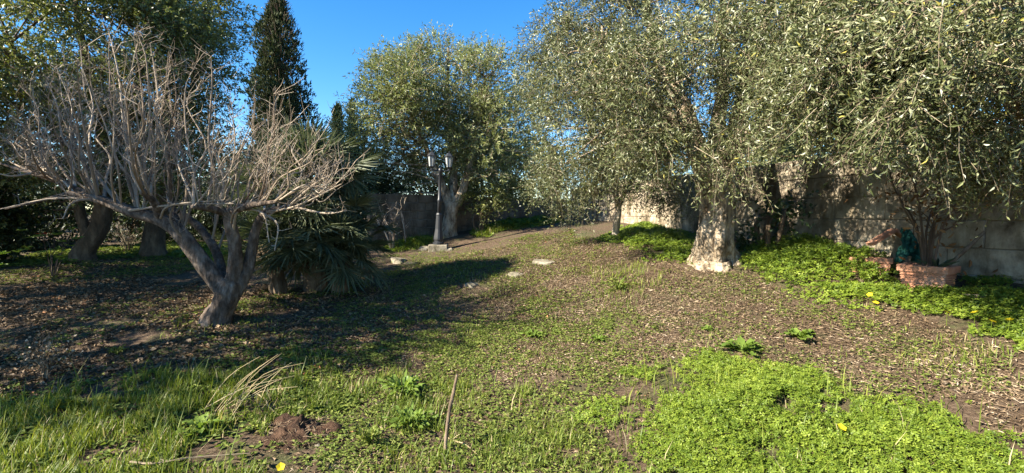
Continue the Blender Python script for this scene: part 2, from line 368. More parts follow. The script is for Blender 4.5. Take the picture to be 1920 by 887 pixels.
# ------------------------------------------------------------------ walls of blocks
def block_mesh(L, H, T, seed, rough=.004):
    r = np.random.default_rng(seed); b = .007
    V = []
    for sx in (-1, 1):
        for sy in (-1, 1):
            for sz in (-1, 1): V.append((sx * L / 2, sy * T / 2, sz * H / 2))
    import bmesh
    bm = bmesh.new(); bmesh.ops.create_cube(bm, size=1)
    for v in bm.verts: v.co = Vector((v.co.x * L, v.co.y * T, v.co.z * H)) + Vector(r.normal(size=3) * rough)
    bmesh.ops.bevel(bm, geom=list(bm.edges), offset=b, segments=1, affect='EDGES', profile=.5)
    me = bpy.data.meshes.new('block'); bm.to_mesh(me); bm.free(); return me
def wall(name, A, B, ztop, courses, H, L, T, mat, label, core='mortar', topdrop=0.0, seed=5, joint=.012):
    """block courses between A and B (plan points), level, foot sunk into the ground"""
    r = np.random.default_rng(seed)
    root = tag(thing(name, label, 'wall'), kind='thing'); A = np.array(A, float); B = np.array(B, float)
    root.location = (A[0], A[1], 0)
    ln = np.linalg.norm(B - A); u = (B - A) / ln; ang = math.atan2(u[1], u[0]); root.rotation_euler = (0, 0, ang)
    zb = ztop - courses * H
    V, F = box((.02, -T / 2 + .012, zb), (ln - .02, T / 2 - .012, ztop - .012))
    Geo().add(V, F).obj('mortar_core', core, root)
    variants = [block_mesh(L - joint, H - joint, T, seed * 10 + k) for k in range(5)]
    half = block_mesh(L / 2 - joint, H - joint, T, seed * 10 + 7)
    for c in range(courses):
        x = 0.0; z = ztop - (c + .5) * H; first = c % 2
        while x < ln - .05:
            l = L / 2 if first else L; first = 0
            if x + l > ln: l = ln - x
            wx, wy = A + u * (x + l / 2)
            if z + H / 2 > gz(wx, wy) - .12 and l > .08:
                me = half if abs(l - L / 2) < .01 else variants[r.integers(5)]
                o = link('block', me, mat, root); o.location = (x + l / 2, r.normal() * .004, z + r.normal() * .002)
                if l != L and me is not half: o.scale.x = (l - joint) / (L - joint)
            x += l
    return root
wall('garden_wall', (5.65, 1.3), (1.85, 14.0), 2.34, 6, .27, .62, .2, 'wall_block', 'long sunlit cream block wall beside the thick olive trunk and terracotta planters', seed=3, joint=.006)
wall('block_wall', P(690, 430, 10.6)[:2], P(1052, 410, 14.5)[:2], 2.06, 6, .2, .4, .2, 'tuff_block', 'low weathered brown block wall behind the double lamp post', seed=9, joint=.016)
gp = P(1058, 412, 14.35); g = Geo(); V, F = box((-.06, -.06, -.2), (.06, .06, .62)); g.add(V, F); V, F = box((-.085, -.085, -.2), (.085, .085, .1)); g.add(V, F)
tag(g.obj('gate_post', 'stone', loc=on_ground(gp)), 'short pale post at the open end of the low brown wall', 'post', kind='thing')

# railing and cactus behind the low wall
rt = thing('iron_railing', 'thin green iron railing behind the low brown wall by the cactus', 'railing')
a0, a1 = P(950, 400, 15.6), P(1075, 400, 16.2)
rt.location = (a0[0], a0[1], 1.55); dv = a1 - a0; lnr = math.hypot(dv[0], dv[1]); rt.rotation_euler = (0, 0, math.atan2(dv[1], dv[0]))
bar = Geo(); addtube(bar, [(0, 0, -.1), (0, 0, 1.0)], [.012, .012], 5, n=2); bm_ = bar.mesh('bar')
for k in range(int(lnr / .13)): link('bar', bm_, 'fence_iron', rt, (k * .13 + .05, 0, 0))
for z in (.12, .95):
    rr = Geo(); addtube(rr, [(0, 0, z), (lnr, 0, z)], [.016, .016], 5, n=2); rr.obj('rail', 'fence_iron', rt)
ct = thing('prickly_pear_cactus', 'pale green prickly pear cactus rising behind the low brown wall', 'cactus')
cb = P(1005, 395, 16.8); ct.location = (cb[0], cb[1], 1.5)
pad = Geo(); th = np.linspace(0, 2 * math.pi, 14, endpoint=False)
ring = lambda s, y: np.stack([s * .15 * np.sin(th) * (1 + .15 * np.cos(th)), np.full(14, y), .22 - s * .22 * np.cos(th)], -1)
VV = np.concatenate([ring(.82, -.022), ring(1, 0), ring(.82, .022), [[0, -.026, .22], [0, .026, .22]]])
FF = [[i + o, (i + 1) % 14 + o, (i + 1) % 14 + 14 + o, i + 14 + o] for o in (0, 14) for i in range(14)]
pad.add(VV, FF); pad.F.append(np.array([[(i + 1) % 14, i, 42] for i in range(14)] + [[28 + i, 28 + (i + 1) % 14, 43] for i in range(14)]))
padm = pad.mesh('pad', True)
rc = np.random.default_rng(21)
def pads(base, n, lvl):
    for k in range(n):
        o = link('pad', padm, 'cactus_pad', ct); s = rc.uniform(.75, 1.15); rot = (rc.normal() * .25, rc.normal() * .5, rc.uniform(-.9, .9))
        o.location = base; o.rotation_euler = rot; o.scale = (s, s, s)
        if lvl < 3:
            top = Vector(base) + o.rotation_euler.to_matrix() @ Vector((rc.uniform(-.05, .05), 0, .42 * s)); pads(top, rc.integers(1, 3), lvl + 1)
for k in range(7): pads((rc.uniform(-.75, .75), rc.uniform(-.2, .2), 0), 1, 0)

# ------------------------------------------------------------------ trees: crown machinery
def hull_points(hulls, n, rng, shell=.55):
    """random points in the union of ellipsoids (cx,cy,cz,rx,ry,rz), favouring the outside"""
    h = np.array(hulls, float); vol = h[:, 3] * h[:, 4] * h[:, 5]; k = rng.choice(len(h), n, p=vol / vol.sum())
    d = rnd_dir(n, rng); r = rng.random(n) ** (1 / 3 * (1 - shell) + .02)
    return h[k, :3] + d * r[:, None] * h[k, 3:], d, k
def crown(root, hulls, nclump, clump_r, ntwig, tlen, nleaf, L, W, leafmat, twigmat='twig', fine=False, droop=.35, seed=1, widest=.45, shell=.55,
          limbs=None, barkmat=None, rt=.0032, up=0.1, spread=.75, pairs=True, zmin=None, twr=1.0, leafname='crown', tfrac=.5, tk=3):
    rng = np.random.default_rng(seed)
    C, cdv, _ = hull_points(hulls, nclump, rng, shell)
    if zmin is not None: C[:, 2] = np.maximum(C[:, 2], zmin)
    cr = rng.uniform(clump_r * .55, clump_r * 1.3, nclump)
    k = rng.choice(nclump, ntwig, p=cr ** 2.2 / (cr ** 2.2).sum())
    d = rnd_dir(ntwig, rng); r = rng.random(ntwig) ** .45
    base = C[k] + d * (r * cr[k])[:, None] * np.array([1, 1, .8])
    out = nrm(d * .6 + cdv[k] * .5 + rng.normal(size=(ntwig, 3)) * spread * .6 + np.array([0, 0, up]))
    tl = rng.uniform(tlen * .55, tlen * 1.35, ntwig)
    ts = np.linspace(0, 1, 4)
    sag = np.zeros((ntwig, 4, 3)); sag[:, :, 2] = -(ts ** 2)[None] * (tl * droop * rng.uniform(.2, 1.5, ntwig))[:, None]
    wig = rng.normal(size=(ntwig, 4, 3)) * (tl * .05)[:, None, None]; wig[:, 0] = 0
    T = base[:, None] + out[:, None] * (ts[None, :, None] * tl[:, None, None]) + sag + wig
    if twigmat:
        tv = rng.random(ntwig)
        R = (rt * twr * np.array([1.2, 1.0, .75, .4]))[None] * rng.uniform(.7, 1.3, ntwig)[:, None]
        sel = rng.random(ntwig) < tfrac
        T2, R2 = (T, R) if tk == 4 else (T[:, [0, 2, 3]], R[:, [0, 2, 3]])
        V, F, A = tubes(T2[sel], R2[sel], 3, tv[sel]); Geo().add(V, F, A).obj('twigs', twigmat, root)['kind'] = 'stuff'
    # leaves in opposite pairs along each twig
    u = (np.arange(nleaf) // 2 + .6) / (nleaf / 2 + .2); u = .12 + .88 * np.minimum(u, 1)
    U = np.clip(u[None] + rng.normal(size=(ntwig, nleaf)) * .03, 0, 1)
    seg = np.minimum((U * 3).astype(int), 2); f = U * 3 - seg
    ii = np.arange(ntwig)[:, None]
    Pp = T[ii, seg] * (1 - f[..., None]) + T[ii, seg + 1] * f[..., None]
    tg = nrm(T[ii, seg + 1] - T[ii, seg])
    pr = nrm(np.cross(tg, rng.normal(size=(ntwig, 1, 3)) + np.zeros((ntwig, nleaf, 3))))
    q = np.cross(tg, pr); an = (np.arange(nleaf) // 2) * 1.57 + (np.arange(nleaf) % 2) * math.pi
    sd = np.cos(an)[None, :, None] * pr + np.sin(an)[None, :, None] * q
    D = nrm(tg * rng.uniform(.35, .95, (ntwig, nleaf, 1)) + sd * rng.uniform(.5, 1.0, (ntwig, nleaf, 1)) + rng.normal(size=(ntwig, nleaf, 3)) * .18)
    N = nrm(tg * .6 - sd * .3 + rng.normal(size=(ntwig, nleaf, 3)) * .55 + np.array([0, 0, .25]))
    n = ntwig * nleaf
    keep = rng.random(n) < .9
    Ls = rng.uniform(.6, 1.2, n) * L; Ws = Ls / L * W * rng.uniform(.8, 1.2, n)
    cv = rng.random(nclump)
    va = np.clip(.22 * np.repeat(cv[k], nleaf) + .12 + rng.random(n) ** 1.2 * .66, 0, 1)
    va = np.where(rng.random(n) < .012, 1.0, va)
    V, F, A = leaves(Pp.reshape(-1, 3)[keep], D.reshape(-1, 3)[keep], N.reshape(-1, 3)[keep], Ls[keep], Ws[keep], va[keep], fine=fine, widest=widest)
    Geo().add(V, F, A).obj(leafname, leafmat, root)
    # branches from the limbs to every clump
    if limbs is not None:
        LP = np.concatenate([curve(p, 14)[3:] for p, _ in limbs]); g = Geo()
        for c in range(nclump):
            dd = np.linalg.norm(LP - C[c], axis=1) + .8 * np.maximum(0, LP[:, 2] - C[c, 2]); s = LP[np.argmin(dd)]
            mid = (s + C[c]) / 2 + rng.normal(size=3) * .2 * np.linalg.norm(C[c] - s) + np.array([0, 0, .1 * np.linalg.norm(C[c] - s)])
            ln = np.linalg.norm(C[c] - s); r0 = np.clip(.008 + .009 * ln, .008, .026)
            addtube(g, [s, mid, C[c]], [r0, r0 * .6, r0 * .25], 5, n=7, rough=.06, var=rng.random())
        g.obj('branches', barkmat, root, True)['kind'] = 'stuff'
    return C
def limb_parts(root, limbs, mat, sides=10, flute=.05, seed=0, n=14):
    r = np.random.default_rng(seed)
    for p, rr in limbs:
        g = Geo(); addtube(g, p, rr, sides, n=n, rough=.025, flute=flute, nf=4, twist=.5, rng=r); g.obj('limb', mat, root, True)
def trunk_part(root, pts, radii, mat, sides=28, n=26, flute=.09, nf=5, twist=.8, rough=.015, seed=0):
    r = np.random.default_rng(seed); g = Geo(); addtube(g, pts, radii, sides, n=n, rough=rough, flute=flute, nf=nf, twist=twist, rng=r)
    g.obj('trunk', mat, root, True)
def H(px, py, Y, r, ry=None, rz=None):
    p = P(px, py, Y); return (p[0], p[1], p[2], r, ry or r, rz or r)

# ---- thick olive by the wall
t = thing('olive_tree', 'big olive tree with thick fluted sunlit trunk beside the cream wall', 'tree')
b = G(1340, 492)
trunk_part(t, [b + (0, 0, -.12), b + (.0, 0, .1), P(1340, 450, 5.92), P(1345, 400, 5.95), P(1342, 350, 5.95), P(1335, 315, 5.95)],
           [.36, .28, .225, .205, .215, .23, .19], 'olive_bark', 72, 60, .105, 6, .45, .028, 4)
ol = [([P(1330, 335, 5.95), P(1310, 290, 5.9), P(1285, 210, 6.0), P(1230, 90, 6.3), P(1200, -40, 6.5)], [.17, .12, .10, .06, .03]),
      ([P(1345, 340, 5.95), P(1375, 270, 5.8), P(1400, 160, 5.7), P(1440, 20, 5.6), P(1470, -90, 5.5)], [.16, .11, .09, .06, .03]),
      ([P(1340, 330, 6.0), P(1345, 240, 6.4), P(1360, 120, 6.8), P(1350, -60, 7.2)], [.13, .10, .07, .03]),
      ([P(1360, 310, 5.85), P(1440, 220, 5.3), P(1540, 140, 4.9), P(1620, 60, 4.7)], [.10, .075, .05, .025]),
      ([P(1318, 300, 5.95), P(1260, 220, 6.4), P(1190, 150, 6.7), P(1130, 90, 6.8)], [.09, .065, .045, .02])]
limb_parts(t, ol, 'olive_bark')
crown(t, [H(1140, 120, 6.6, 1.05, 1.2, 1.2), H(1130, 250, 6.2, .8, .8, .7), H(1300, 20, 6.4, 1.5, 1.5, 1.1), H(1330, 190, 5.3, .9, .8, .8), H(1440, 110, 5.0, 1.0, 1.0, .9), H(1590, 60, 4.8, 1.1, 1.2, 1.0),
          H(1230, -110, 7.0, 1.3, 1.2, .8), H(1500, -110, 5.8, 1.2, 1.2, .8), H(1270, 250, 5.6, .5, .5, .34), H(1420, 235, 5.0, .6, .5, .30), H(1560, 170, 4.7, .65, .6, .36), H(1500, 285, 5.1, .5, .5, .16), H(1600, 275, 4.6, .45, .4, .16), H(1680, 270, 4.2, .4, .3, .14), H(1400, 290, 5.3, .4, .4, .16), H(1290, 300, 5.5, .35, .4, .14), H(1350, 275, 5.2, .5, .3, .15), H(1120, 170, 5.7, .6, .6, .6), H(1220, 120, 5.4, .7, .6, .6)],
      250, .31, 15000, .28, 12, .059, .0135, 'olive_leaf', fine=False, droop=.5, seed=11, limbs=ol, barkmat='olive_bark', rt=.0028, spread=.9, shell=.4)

# ---- olive whose boughs hang in from the side
t = thing('olive_tree', 'olive boughs hanging over the terracotta planters, with large sharp leaves', 'tree')
b = on_ground((4.55, 2.6, 0))
trunk_part(t, [b + (0, 0, -.1), b + (0, .05, .4), b + (-.05, .1, .9), b + (-.1, .12, 1.35)], [.30, .22, .19, .17], 'olive_bark', 30, 24, seed=8)
ol = [([b + (-.1, .1, 1.2), P(2000, 250, 2.9), P(1850, 130, 2.9), P(1700, 60, 3.1)], [.12, .08, .05, .02]),
      ([b + (-.1, .1, 1.25), P(2050, 80, 3.0), P(1900, -80, 3.2), P(1750, -160, 3.5)], [.12, .08, .05, .02]),
      ([b + (-.1, .1, 1.2), P(2000, 330, 3.2), P(1880, 260, 3.3), P(1760, 220, 3.5)], [.09, .06, .04, .018])]
limb_parts(t, ol, 'olive_bark', 9)
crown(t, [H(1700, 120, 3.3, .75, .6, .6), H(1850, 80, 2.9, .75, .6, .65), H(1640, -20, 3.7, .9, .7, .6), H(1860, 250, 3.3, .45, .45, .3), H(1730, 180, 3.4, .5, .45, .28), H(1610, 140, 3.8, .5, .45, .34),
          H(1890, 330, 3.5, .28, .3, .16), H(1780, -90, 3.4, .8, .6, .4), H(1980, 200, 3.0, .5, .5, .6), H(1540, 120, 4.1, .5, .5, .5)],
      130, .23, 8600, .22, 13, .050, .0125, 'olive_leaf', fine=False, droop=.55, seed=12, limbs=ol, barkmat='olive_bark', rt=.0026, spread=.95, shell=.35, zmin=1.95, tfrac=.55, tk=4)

# ---- slender young olive
t = thing('olive_tree', 'slender young olive with thin pale trunk and drooping silvery twigs', 'tree')
b = G(1153, 447)
trunk_part(t, [b + (0, 0, -.08), b + (.01, 0, .1), P(1158, 410, 8.3), P(1160, 385, 8.3), P(1150, 350, 8.25)], [.085, .068, .058, .052, .045], 'young_bark', 14, 18, .05, 3, .6, .02, 5)
ol = [([P(1160, 388, 8.3), P(1180, 345, 8.2), P(1215, 310, 8.1), P(1240, 260, 8.0)], [.045, .038, .03, .015]),
      ([P(1152, 355, 8.25), P(1130, 300, 8.1), P(1100, 220, 8.0), P(1080, 130, 7.9)], [.045, .04, .03, .015]),
      ([P(1155, 360, 8.25), P(1160, 270, 8.2), P(1170, 150, 8.2)], [.04, .03, .015])]
limb_parts(t, ol, 'young_bark', 8)
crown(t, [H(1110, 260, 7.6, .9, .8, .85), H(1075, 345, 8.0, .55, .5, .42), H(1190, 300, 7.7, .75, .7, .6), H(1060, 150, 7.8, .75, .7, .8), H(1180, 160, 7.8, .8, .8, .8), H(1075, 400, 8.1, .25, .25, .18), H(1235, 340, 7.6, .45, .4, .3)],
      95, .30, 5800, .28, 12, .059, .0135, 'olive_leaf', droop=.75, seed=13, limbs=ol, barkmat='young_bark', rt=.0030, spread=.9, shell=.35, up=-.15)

# ---- olive behind the lamp
t = thing('olive_tree', 'round bushy olive tree behind the double lamp post', 'tree')
b = G(838, 442)
trunk_part(t, [b + (0, 0, -.1), b + (.03, 0, .15), P(845, 405, b[1]), P(848, 380, b[1])], [.27, .20, .17, .19], 'olive_bark', 26, 22, .10, 4, .5, .015, 6)
ol = [([P(846, 388, b[1]), P(830, 350, b[1]), P(800, 280, b[1]), P(760, 180, b[1])], [.14, .10, .07, .03]),
      ([P(850, 388, b[1]), P(870, 350, b[1]), P(890, 260, b[1]), P(910, 150, b[1])], [.14, .10, .07, .03]),
      ([P(848, 385, b[1]), P(850, 300, b[1] + .4), P(840, 200, b[1] + .5), P(840, 90, b[1] + .4)], [.12, .09, .06, .03])]
limb_parts(t, ol, 'olive_bark', 9)
crown(t, [H(760, 205, 11.3, 1.1, 1.3, 1.0), H(840, 160, 11.6, 1.1, 1.3, .85), H(910, 180, 11.6, 1.05, 1.2, .85), H(720, 260, 11.4, .75, 1.0, .8), H(830, 245, 12.0, 1.2, 1.0, 1.1), H(930, 270, 11.4, 1.0, 1.2, 1.1),
          H(770, 300, 12.2, .9, .8, .4), H(900, 305, 12.2, .9, .8, .36), H(970, 210, 12, .7, 1, 1.0), H(710, 350, 11.8, .45, .5, .4)],
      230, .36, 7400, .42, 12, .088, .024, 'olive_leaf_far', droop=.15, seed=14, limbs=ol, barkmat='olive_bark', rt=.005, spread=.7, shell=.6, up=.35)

# ---- big dark evergreen with ivy-clad double trunk
t = thing('evergreen_tree', 'tall dark evergreen tree with two leaning stems behind the bare tree', 'tree')
b = G(165, 490)
Yb = b[1]
trunk_part(t, [b + (-.1, 0, -.1), P(158, 470, Yb), P(185, 430, Yb), P(196, 380, Yb), P(200, 300, Yb)], [.26, .19, .16, .15, .12], 'dark_bark', 22, 22, .08, 4, .5, .03, 9)
ol = [([P(150, 478, Yb), P(162, 440, Yb), P(150, 400, Yb), P(145, 340, Yb), P(130, 240, Yb)], [.12, .10, .09, .08, .05]),
      ([P(198, 320, Yb), P(240, 220, Yb), P(270, 100, Yb), P(290, -40, Yb)], [.11, .09, .06, .03]),
      ([P(200, 310, Yb), P(180, 200, Yb), P(150, 60, Yb), P(130, -80, Yb)], [.11, .09, .06, .03]),
      ([P(140, 300, Yb), P(80, 200, Yb - .5), P(20, 80, Yb - .8)], [.07, .05, .03])]
limb_parts(t, ol, 'dark_bark', 9)
crown(t, [H(60, 110, 8.6, 1.5, 1.4, 1.3), H(190, 60, 9.0, 1.5, 1.5, 1.3), H(300, 120, 9.4, 1.2, 1.3, 1.2), H(100, 260, 8.8, 1.3, 1.2, .9), H(260, 260, 9.3, 1.1, 1.2, .8), H(-60, 200, 8.8, 1.4, 1.4, 1.3), H(120, -60, 9, 1.6, 1.3, .6), H(320, -20, 9.6, 1.0, 1.2, 1.0), H(30, 370, 9.2, .9, .8, .5)],
      240, .42, 7600, .36, 12, .075, .038, 'evergreen_leaf', 'dark_twig', tfrac=.3, droop=.2, seed=15, limbs=ol, barkmat='dark_bark', rt=.004, shell=.5)

# ---- sparser tree at its side
t = thing('evergreen_tree', 'thin-crowned evergreen tree with orange-lit trunk foot, sky showing through', 'tree')
b = G(288, 480); Yb = b[1]
trunk_part(t, [b + (0, 0, -.1), b + (0, 0, .15), P(290, 440, Yb), P(300, 380, Yb), P(315, 300, Yb)], [.30, .24, .20, .17, .13], 'dark_bark', 22, 22, .08, 4, .5, .02, 10)
ol = [([P(312, 320, Yb), P(345, 230, Yb), P(370, 120, Yb), P(385, 20, Yb)], [.11, .08, .05, .03]), ([P(314, 310, Yb), P(310, 200, Yb), P(330, 60, Yb), P(335, -50, Yb)], [.1, .08, .05, .03])]
limb_parts(t, ol, 'dark_bark', 8)
crown(t, [H(370, 90, 10.4, .75, .9, .9), H(375, 220, 10.3, .75, .9, .9), H(340, 10, 10.6, .95, 1.0, .9), H(320, 300, 10.4, .9, .9, .7), H(395, 310, 10.4, .45, .6, .5), H(400, 30, 10.4, .35, .5, .5)],
      100, .34, 2700, .36, 12, .062, .030, 'evergreen_leaf', 'dark_twig', droop=.15, seed=16, limbs=ol, barkmat='dark_bark', rt=.004, shell=.5)

# ---- trees standing off to the side; they throw the long shade on the lawn
def side_tree(x, y, hgt, r, label, seed, nt=2600):
    t = thing('evergreen_tree', label, 'tree'); b = on_ground((x, y, 0))
    trunk_part(t, [b + (0, 0, -.1), b + (.05, 0, hgt * .25), b + (0, .1, hgt * .5)], [.26, .18, .13], 'dark_bark', 16, 12, seed=seed)
    lm = [([b + (0, .1, hgt * .45), b + (r * .4, 0, hgt * .65), b + (r * .6, .1, hgt * .85)], [.1, .06, .03]), ([b + (0, .1, hgt * .45), b + (-r * .4, .2, hgt * .65), b + (-r * .5, .1, hgt * .85)], [.1, .06, .03])]
    limb_parts(t, lm, 'dark_bark', 7)
    crown(t, [(x, y, b[2] + hgt * .68, r, r, hgt * .32)], 70, .5, nt, .4, 12, .085, .05, 'evergreen_leaf', 'dark_twig', seed=seed, limbs=lm, barkmat='dark_bark', rt=.005, shell=.45, tfrac=.15)
side_tree(-9.6, 5.3, 5.8, 1.9, 'wide evergreen tree shading the leaf-strewn ground beside the bare tree', 31)
side_tree(-8.0, 2.6, 5.2, 1.3, 'smaller evergreen tree at the edge of the grass near the dry seed stalks', 32, 1300)
side_tree(-11.4, 7.6, 4.6, 1.5, 'evergreen tree standing behind the red-leaved sapling', 33, 1500)

# ---- cypresses
def cypress(px, Y, ytop, label, seed, halfw, n, lean=0.0):
    t = thing('cypress_tree', label, 'tree'); b = on_ground(P(px, 440, Y)); rng = np.random.default_rng(seed)
    top = P(px, ytop, Y); hgt = top[2] - b[2]
    trunk_part(t, [b + (0, 0, -.1), b + (0, 0, hgt * .5), b + (lean, 0, hgt * .97)], [.2, .12, .03], 'dark_bark', 10, 10, seed=seed)
    u = rng.random(n) ** 1.25; th = rng.random(n) * 2 * math.pi
    lob = 1 + .22 * np.sin(3 * th + 7 * u + seed) + .18 * np.sin(5 * th - 13 * u) + .15 * np.sin(31 * u + 2 * th)
    rr = halfw * np.interp(u, [0, .15, .5, .72, .88, 1], [.75, 1, .95, .70, .50, .12]) * lob * rng.random(n) ** .35
    keep = rng.random(n) < np.where((u > .62) & (np.cos(th - .2) > .1), .45, 1.0)
    Bp = np.stack([b[0] + lean * u + rr * np.cos(th), b[1] + rr * np.sin(th), b[2] + .4 + u * (hgt - .4)], -1)[keep]
    o = np.stack([np.cos(th), np.sin(th), np.zeros(n)], -1)[keep]; m = len(Bp)
    g = Geo()
    for s in range(5):
        D = nrm(o * .45 + np.array([0, 0, .9]) + rng.normal(size=(m, 3)) * .45)
        V, F, A = leaves(Bp + rng.normal(size=(m, 3)) * .05, D, rng.normal(size=(m, 3)), rng.uniform(.09, .21, m), rng.uniform(.035, .062, m), np.clip(rng.normal(.45, .25, m), 0, 1)); g.add(V, F, A)
    g.obj('crown', 'cypress_leaf', t)
    k = 260; u2 = rng.uniform(.5, 1, k); th = rng.random(k) * 6.28
    s = np.stack([b[0] + lean * u2, np.full(k, b[1]), b[2] + u2 * hgt - .3], -1); ln = halfw * np.interp(u2, [.5, .8, 1], [.95, .8, .4])
    e = s + np.stack([np.cos(th) * ln, np.sin(th) * ln, ln * .9], -1)
    T = np.stack([s, (s + e) / 2 - np.array([0, 0, .08]), e], 1); V, F, A = tubes(T, np.tile([.012, .008, .004], (k, 1)), 3, rng.random(k)); Geo().add(V, F, A).obj('twigs', 'dark_twig', t)
cypress(530, 16.5, 2, 'tall dark cypress with bare twigs showing near its top', 41, .98, 6500, .05)
cypress(638, 19.5, 200, 'small narrow cypress tip beside the round olive crown', 42, .34, 1500)
cypress(664, 20.5, 188, 'thin sparse cypress tip almost touching the round olive crown', 43, .28, 700)

# ---- background shrubs
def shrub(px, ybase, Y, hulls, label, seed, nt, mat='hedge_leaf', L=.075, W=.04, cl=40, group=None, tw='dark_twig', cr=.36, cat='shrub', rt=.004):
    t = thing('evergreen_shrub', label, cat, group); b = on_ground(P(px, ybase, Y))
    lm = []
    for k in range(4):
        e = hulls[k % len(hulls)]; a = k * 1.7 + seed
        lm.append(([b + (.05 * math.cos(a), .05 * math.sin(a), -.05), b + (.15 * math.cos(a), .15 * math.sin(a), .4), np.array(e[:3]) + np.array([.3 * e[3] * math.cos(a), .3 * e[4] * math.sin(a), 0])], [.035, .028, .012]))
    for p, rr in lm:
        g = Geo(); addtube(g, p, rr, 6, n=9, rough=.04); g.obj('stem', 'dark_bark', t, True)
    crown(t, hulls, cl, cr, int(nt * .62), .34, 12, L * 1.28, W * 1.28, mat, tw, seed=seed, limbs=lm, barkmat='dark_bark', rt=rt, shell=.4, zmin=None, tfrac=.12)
    return t
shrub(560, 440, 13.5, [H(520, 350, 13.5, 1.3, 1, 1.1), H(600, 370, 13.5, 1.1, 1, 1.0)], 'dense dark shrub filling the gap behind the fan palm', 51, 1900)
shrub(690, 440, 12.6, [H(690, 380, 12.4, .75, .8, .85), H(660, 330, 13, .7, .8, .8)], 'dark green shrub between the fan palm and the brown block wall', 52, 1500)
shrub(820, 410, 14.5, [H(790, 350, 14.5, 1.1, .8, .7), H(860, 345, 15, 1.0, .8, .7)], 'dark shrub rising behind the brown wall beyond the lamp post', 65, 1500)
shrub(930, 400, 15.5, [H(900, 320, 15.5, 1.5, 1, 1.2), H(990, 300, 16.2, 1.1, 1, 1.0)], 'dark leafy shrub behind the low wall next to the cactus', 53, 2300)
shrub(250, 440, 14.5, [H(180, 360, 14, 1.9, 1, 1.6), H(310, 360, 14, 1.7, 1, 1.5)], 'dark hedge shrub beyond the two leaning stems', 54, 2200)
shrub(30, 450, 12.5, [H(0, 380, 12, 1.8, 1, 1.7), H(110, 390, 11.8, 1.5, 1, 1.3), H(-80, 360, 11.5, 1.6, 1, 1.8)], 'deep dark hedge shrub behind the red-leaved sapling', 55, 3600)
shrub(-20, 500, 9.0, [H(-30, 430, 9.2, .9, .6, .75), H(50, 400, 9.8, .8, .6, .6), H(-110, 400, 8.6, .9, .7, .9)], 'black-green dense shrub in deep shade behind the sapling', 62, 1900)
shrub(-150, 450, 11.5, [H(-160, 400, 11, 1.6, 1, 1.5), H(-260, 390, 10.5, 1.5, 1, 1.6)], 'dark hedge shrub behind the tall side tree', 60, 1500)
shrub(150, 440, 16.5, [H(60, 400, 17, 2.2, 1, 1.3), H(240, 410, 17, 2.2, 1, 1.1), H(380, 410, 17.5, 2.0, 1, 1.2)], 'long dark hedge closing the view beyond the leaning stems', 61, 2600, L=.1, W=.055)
shrub(420, 440, 14.5, [H(400, 390, 14.5, 1.4, 1, 1.0), H(450, 350, 15, 1.2, 1, 1.2)], 'dark hedge shrub behind the forked bare trunk', 56, 1700)
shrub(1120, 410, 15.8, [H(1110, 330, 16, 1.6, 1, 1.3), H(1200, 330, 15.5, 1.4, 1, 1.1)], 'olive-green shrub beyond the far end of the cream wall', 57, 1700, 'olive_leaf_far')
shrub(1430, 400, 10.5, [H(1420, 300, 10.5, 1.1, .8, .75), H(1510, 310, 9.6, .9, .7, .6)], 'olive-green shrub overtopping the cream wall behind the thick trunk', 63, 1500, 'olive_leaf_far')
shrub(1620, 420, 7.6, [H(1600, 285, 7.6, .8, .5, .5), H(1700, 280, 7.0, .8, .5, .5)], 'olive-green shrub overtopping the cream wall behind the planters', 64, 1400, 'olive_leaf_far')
shrub(900, 436, 11.4, [H(915, 368, 11.3, .42, .35, .18), H(950, 370, 11.6, .42, .35, .18)], 'small leafy tree with thin pale stems in front of the brown wall', 58, 420, 'evergreen_leaf', .06, .03, 16, None, 'twig', .2)
shrub(1440, 470, 6.1, [H(1450, 405, 6.2, .14, .14, .12), H(1430, 455, 6.2, .2, .2, .08), H(1470, 375, 6.2, .12, .12, .12)], 'small dark glossy shrub in the shade beside the thick olive trunk', 59, 110, 'ivy_leaf', .05, .04, 14, None, 'dark_twig', .14)

# ---- bare bushes: stems and twigs only
def bare_bush(px, py, label, n, hgt, wid, seed, mat='bare_twig', r0=.012, Y=None):
    t = thing('bare_bush', label, 'bush'); b = G(px, py); rng = np.random.default_rng(seed)
    for k in range(n):
        a = rng.random() * 6.28; l = rng.uniform(.6, 1) * hgt; o = np.array([math.cos(a), math.sin(a), 0]) * rng.uniform(.2, 1) * wid
        pts = np.array([b + o * .08 + (0, 0, -.04), b + o * .3 + (0, 0, l * .4), b + o * .8 + rng.normal(size=3) * .06 + (0, 0, l * .75), b + o + rng.normal(size=3) * .08 + (0, 0, l)])
        g = Geo(); addtube(g, pts, [r0, r0 * .8, r0 * .5, r0 * .25], 5, n=10, rough=.05, var=rng.random()); c = curve(pts, 12)
        m = 9; i = rng.integers(4, 12, m); e = c[i] + rnd_dir(m, rng) * rng.uniform(.08, .3, (m, 1)) * hgt * .5 + np.array([0, 0, .08])
        T = np.stack([c[i], (c[i] + e) / 2 + rng.normal(size=(m, 3)) * .015, e], 1); V, F, A = tubes(T, np.tile([r0 * .4, r0 * .3, r0 * .15], (m, 1)), 3, rng.random(m)); g.add(V, F, A)
        g.obj('stem', mat, t)
    return t, b
bare_bush(737, 470, 'bare bush with thin tan stems between palm and lamp post', 11, 1.15, .55, 61)
bare_bush(762, 462, 'bare sapling leaning by the brown wall near the lamp post', 4, .95, .35, 62)
bare_bush(240, 470, 'tangle of dry pale twigs behind the two leaning stems', 16, .75, .7, 63, 'twig', .008)

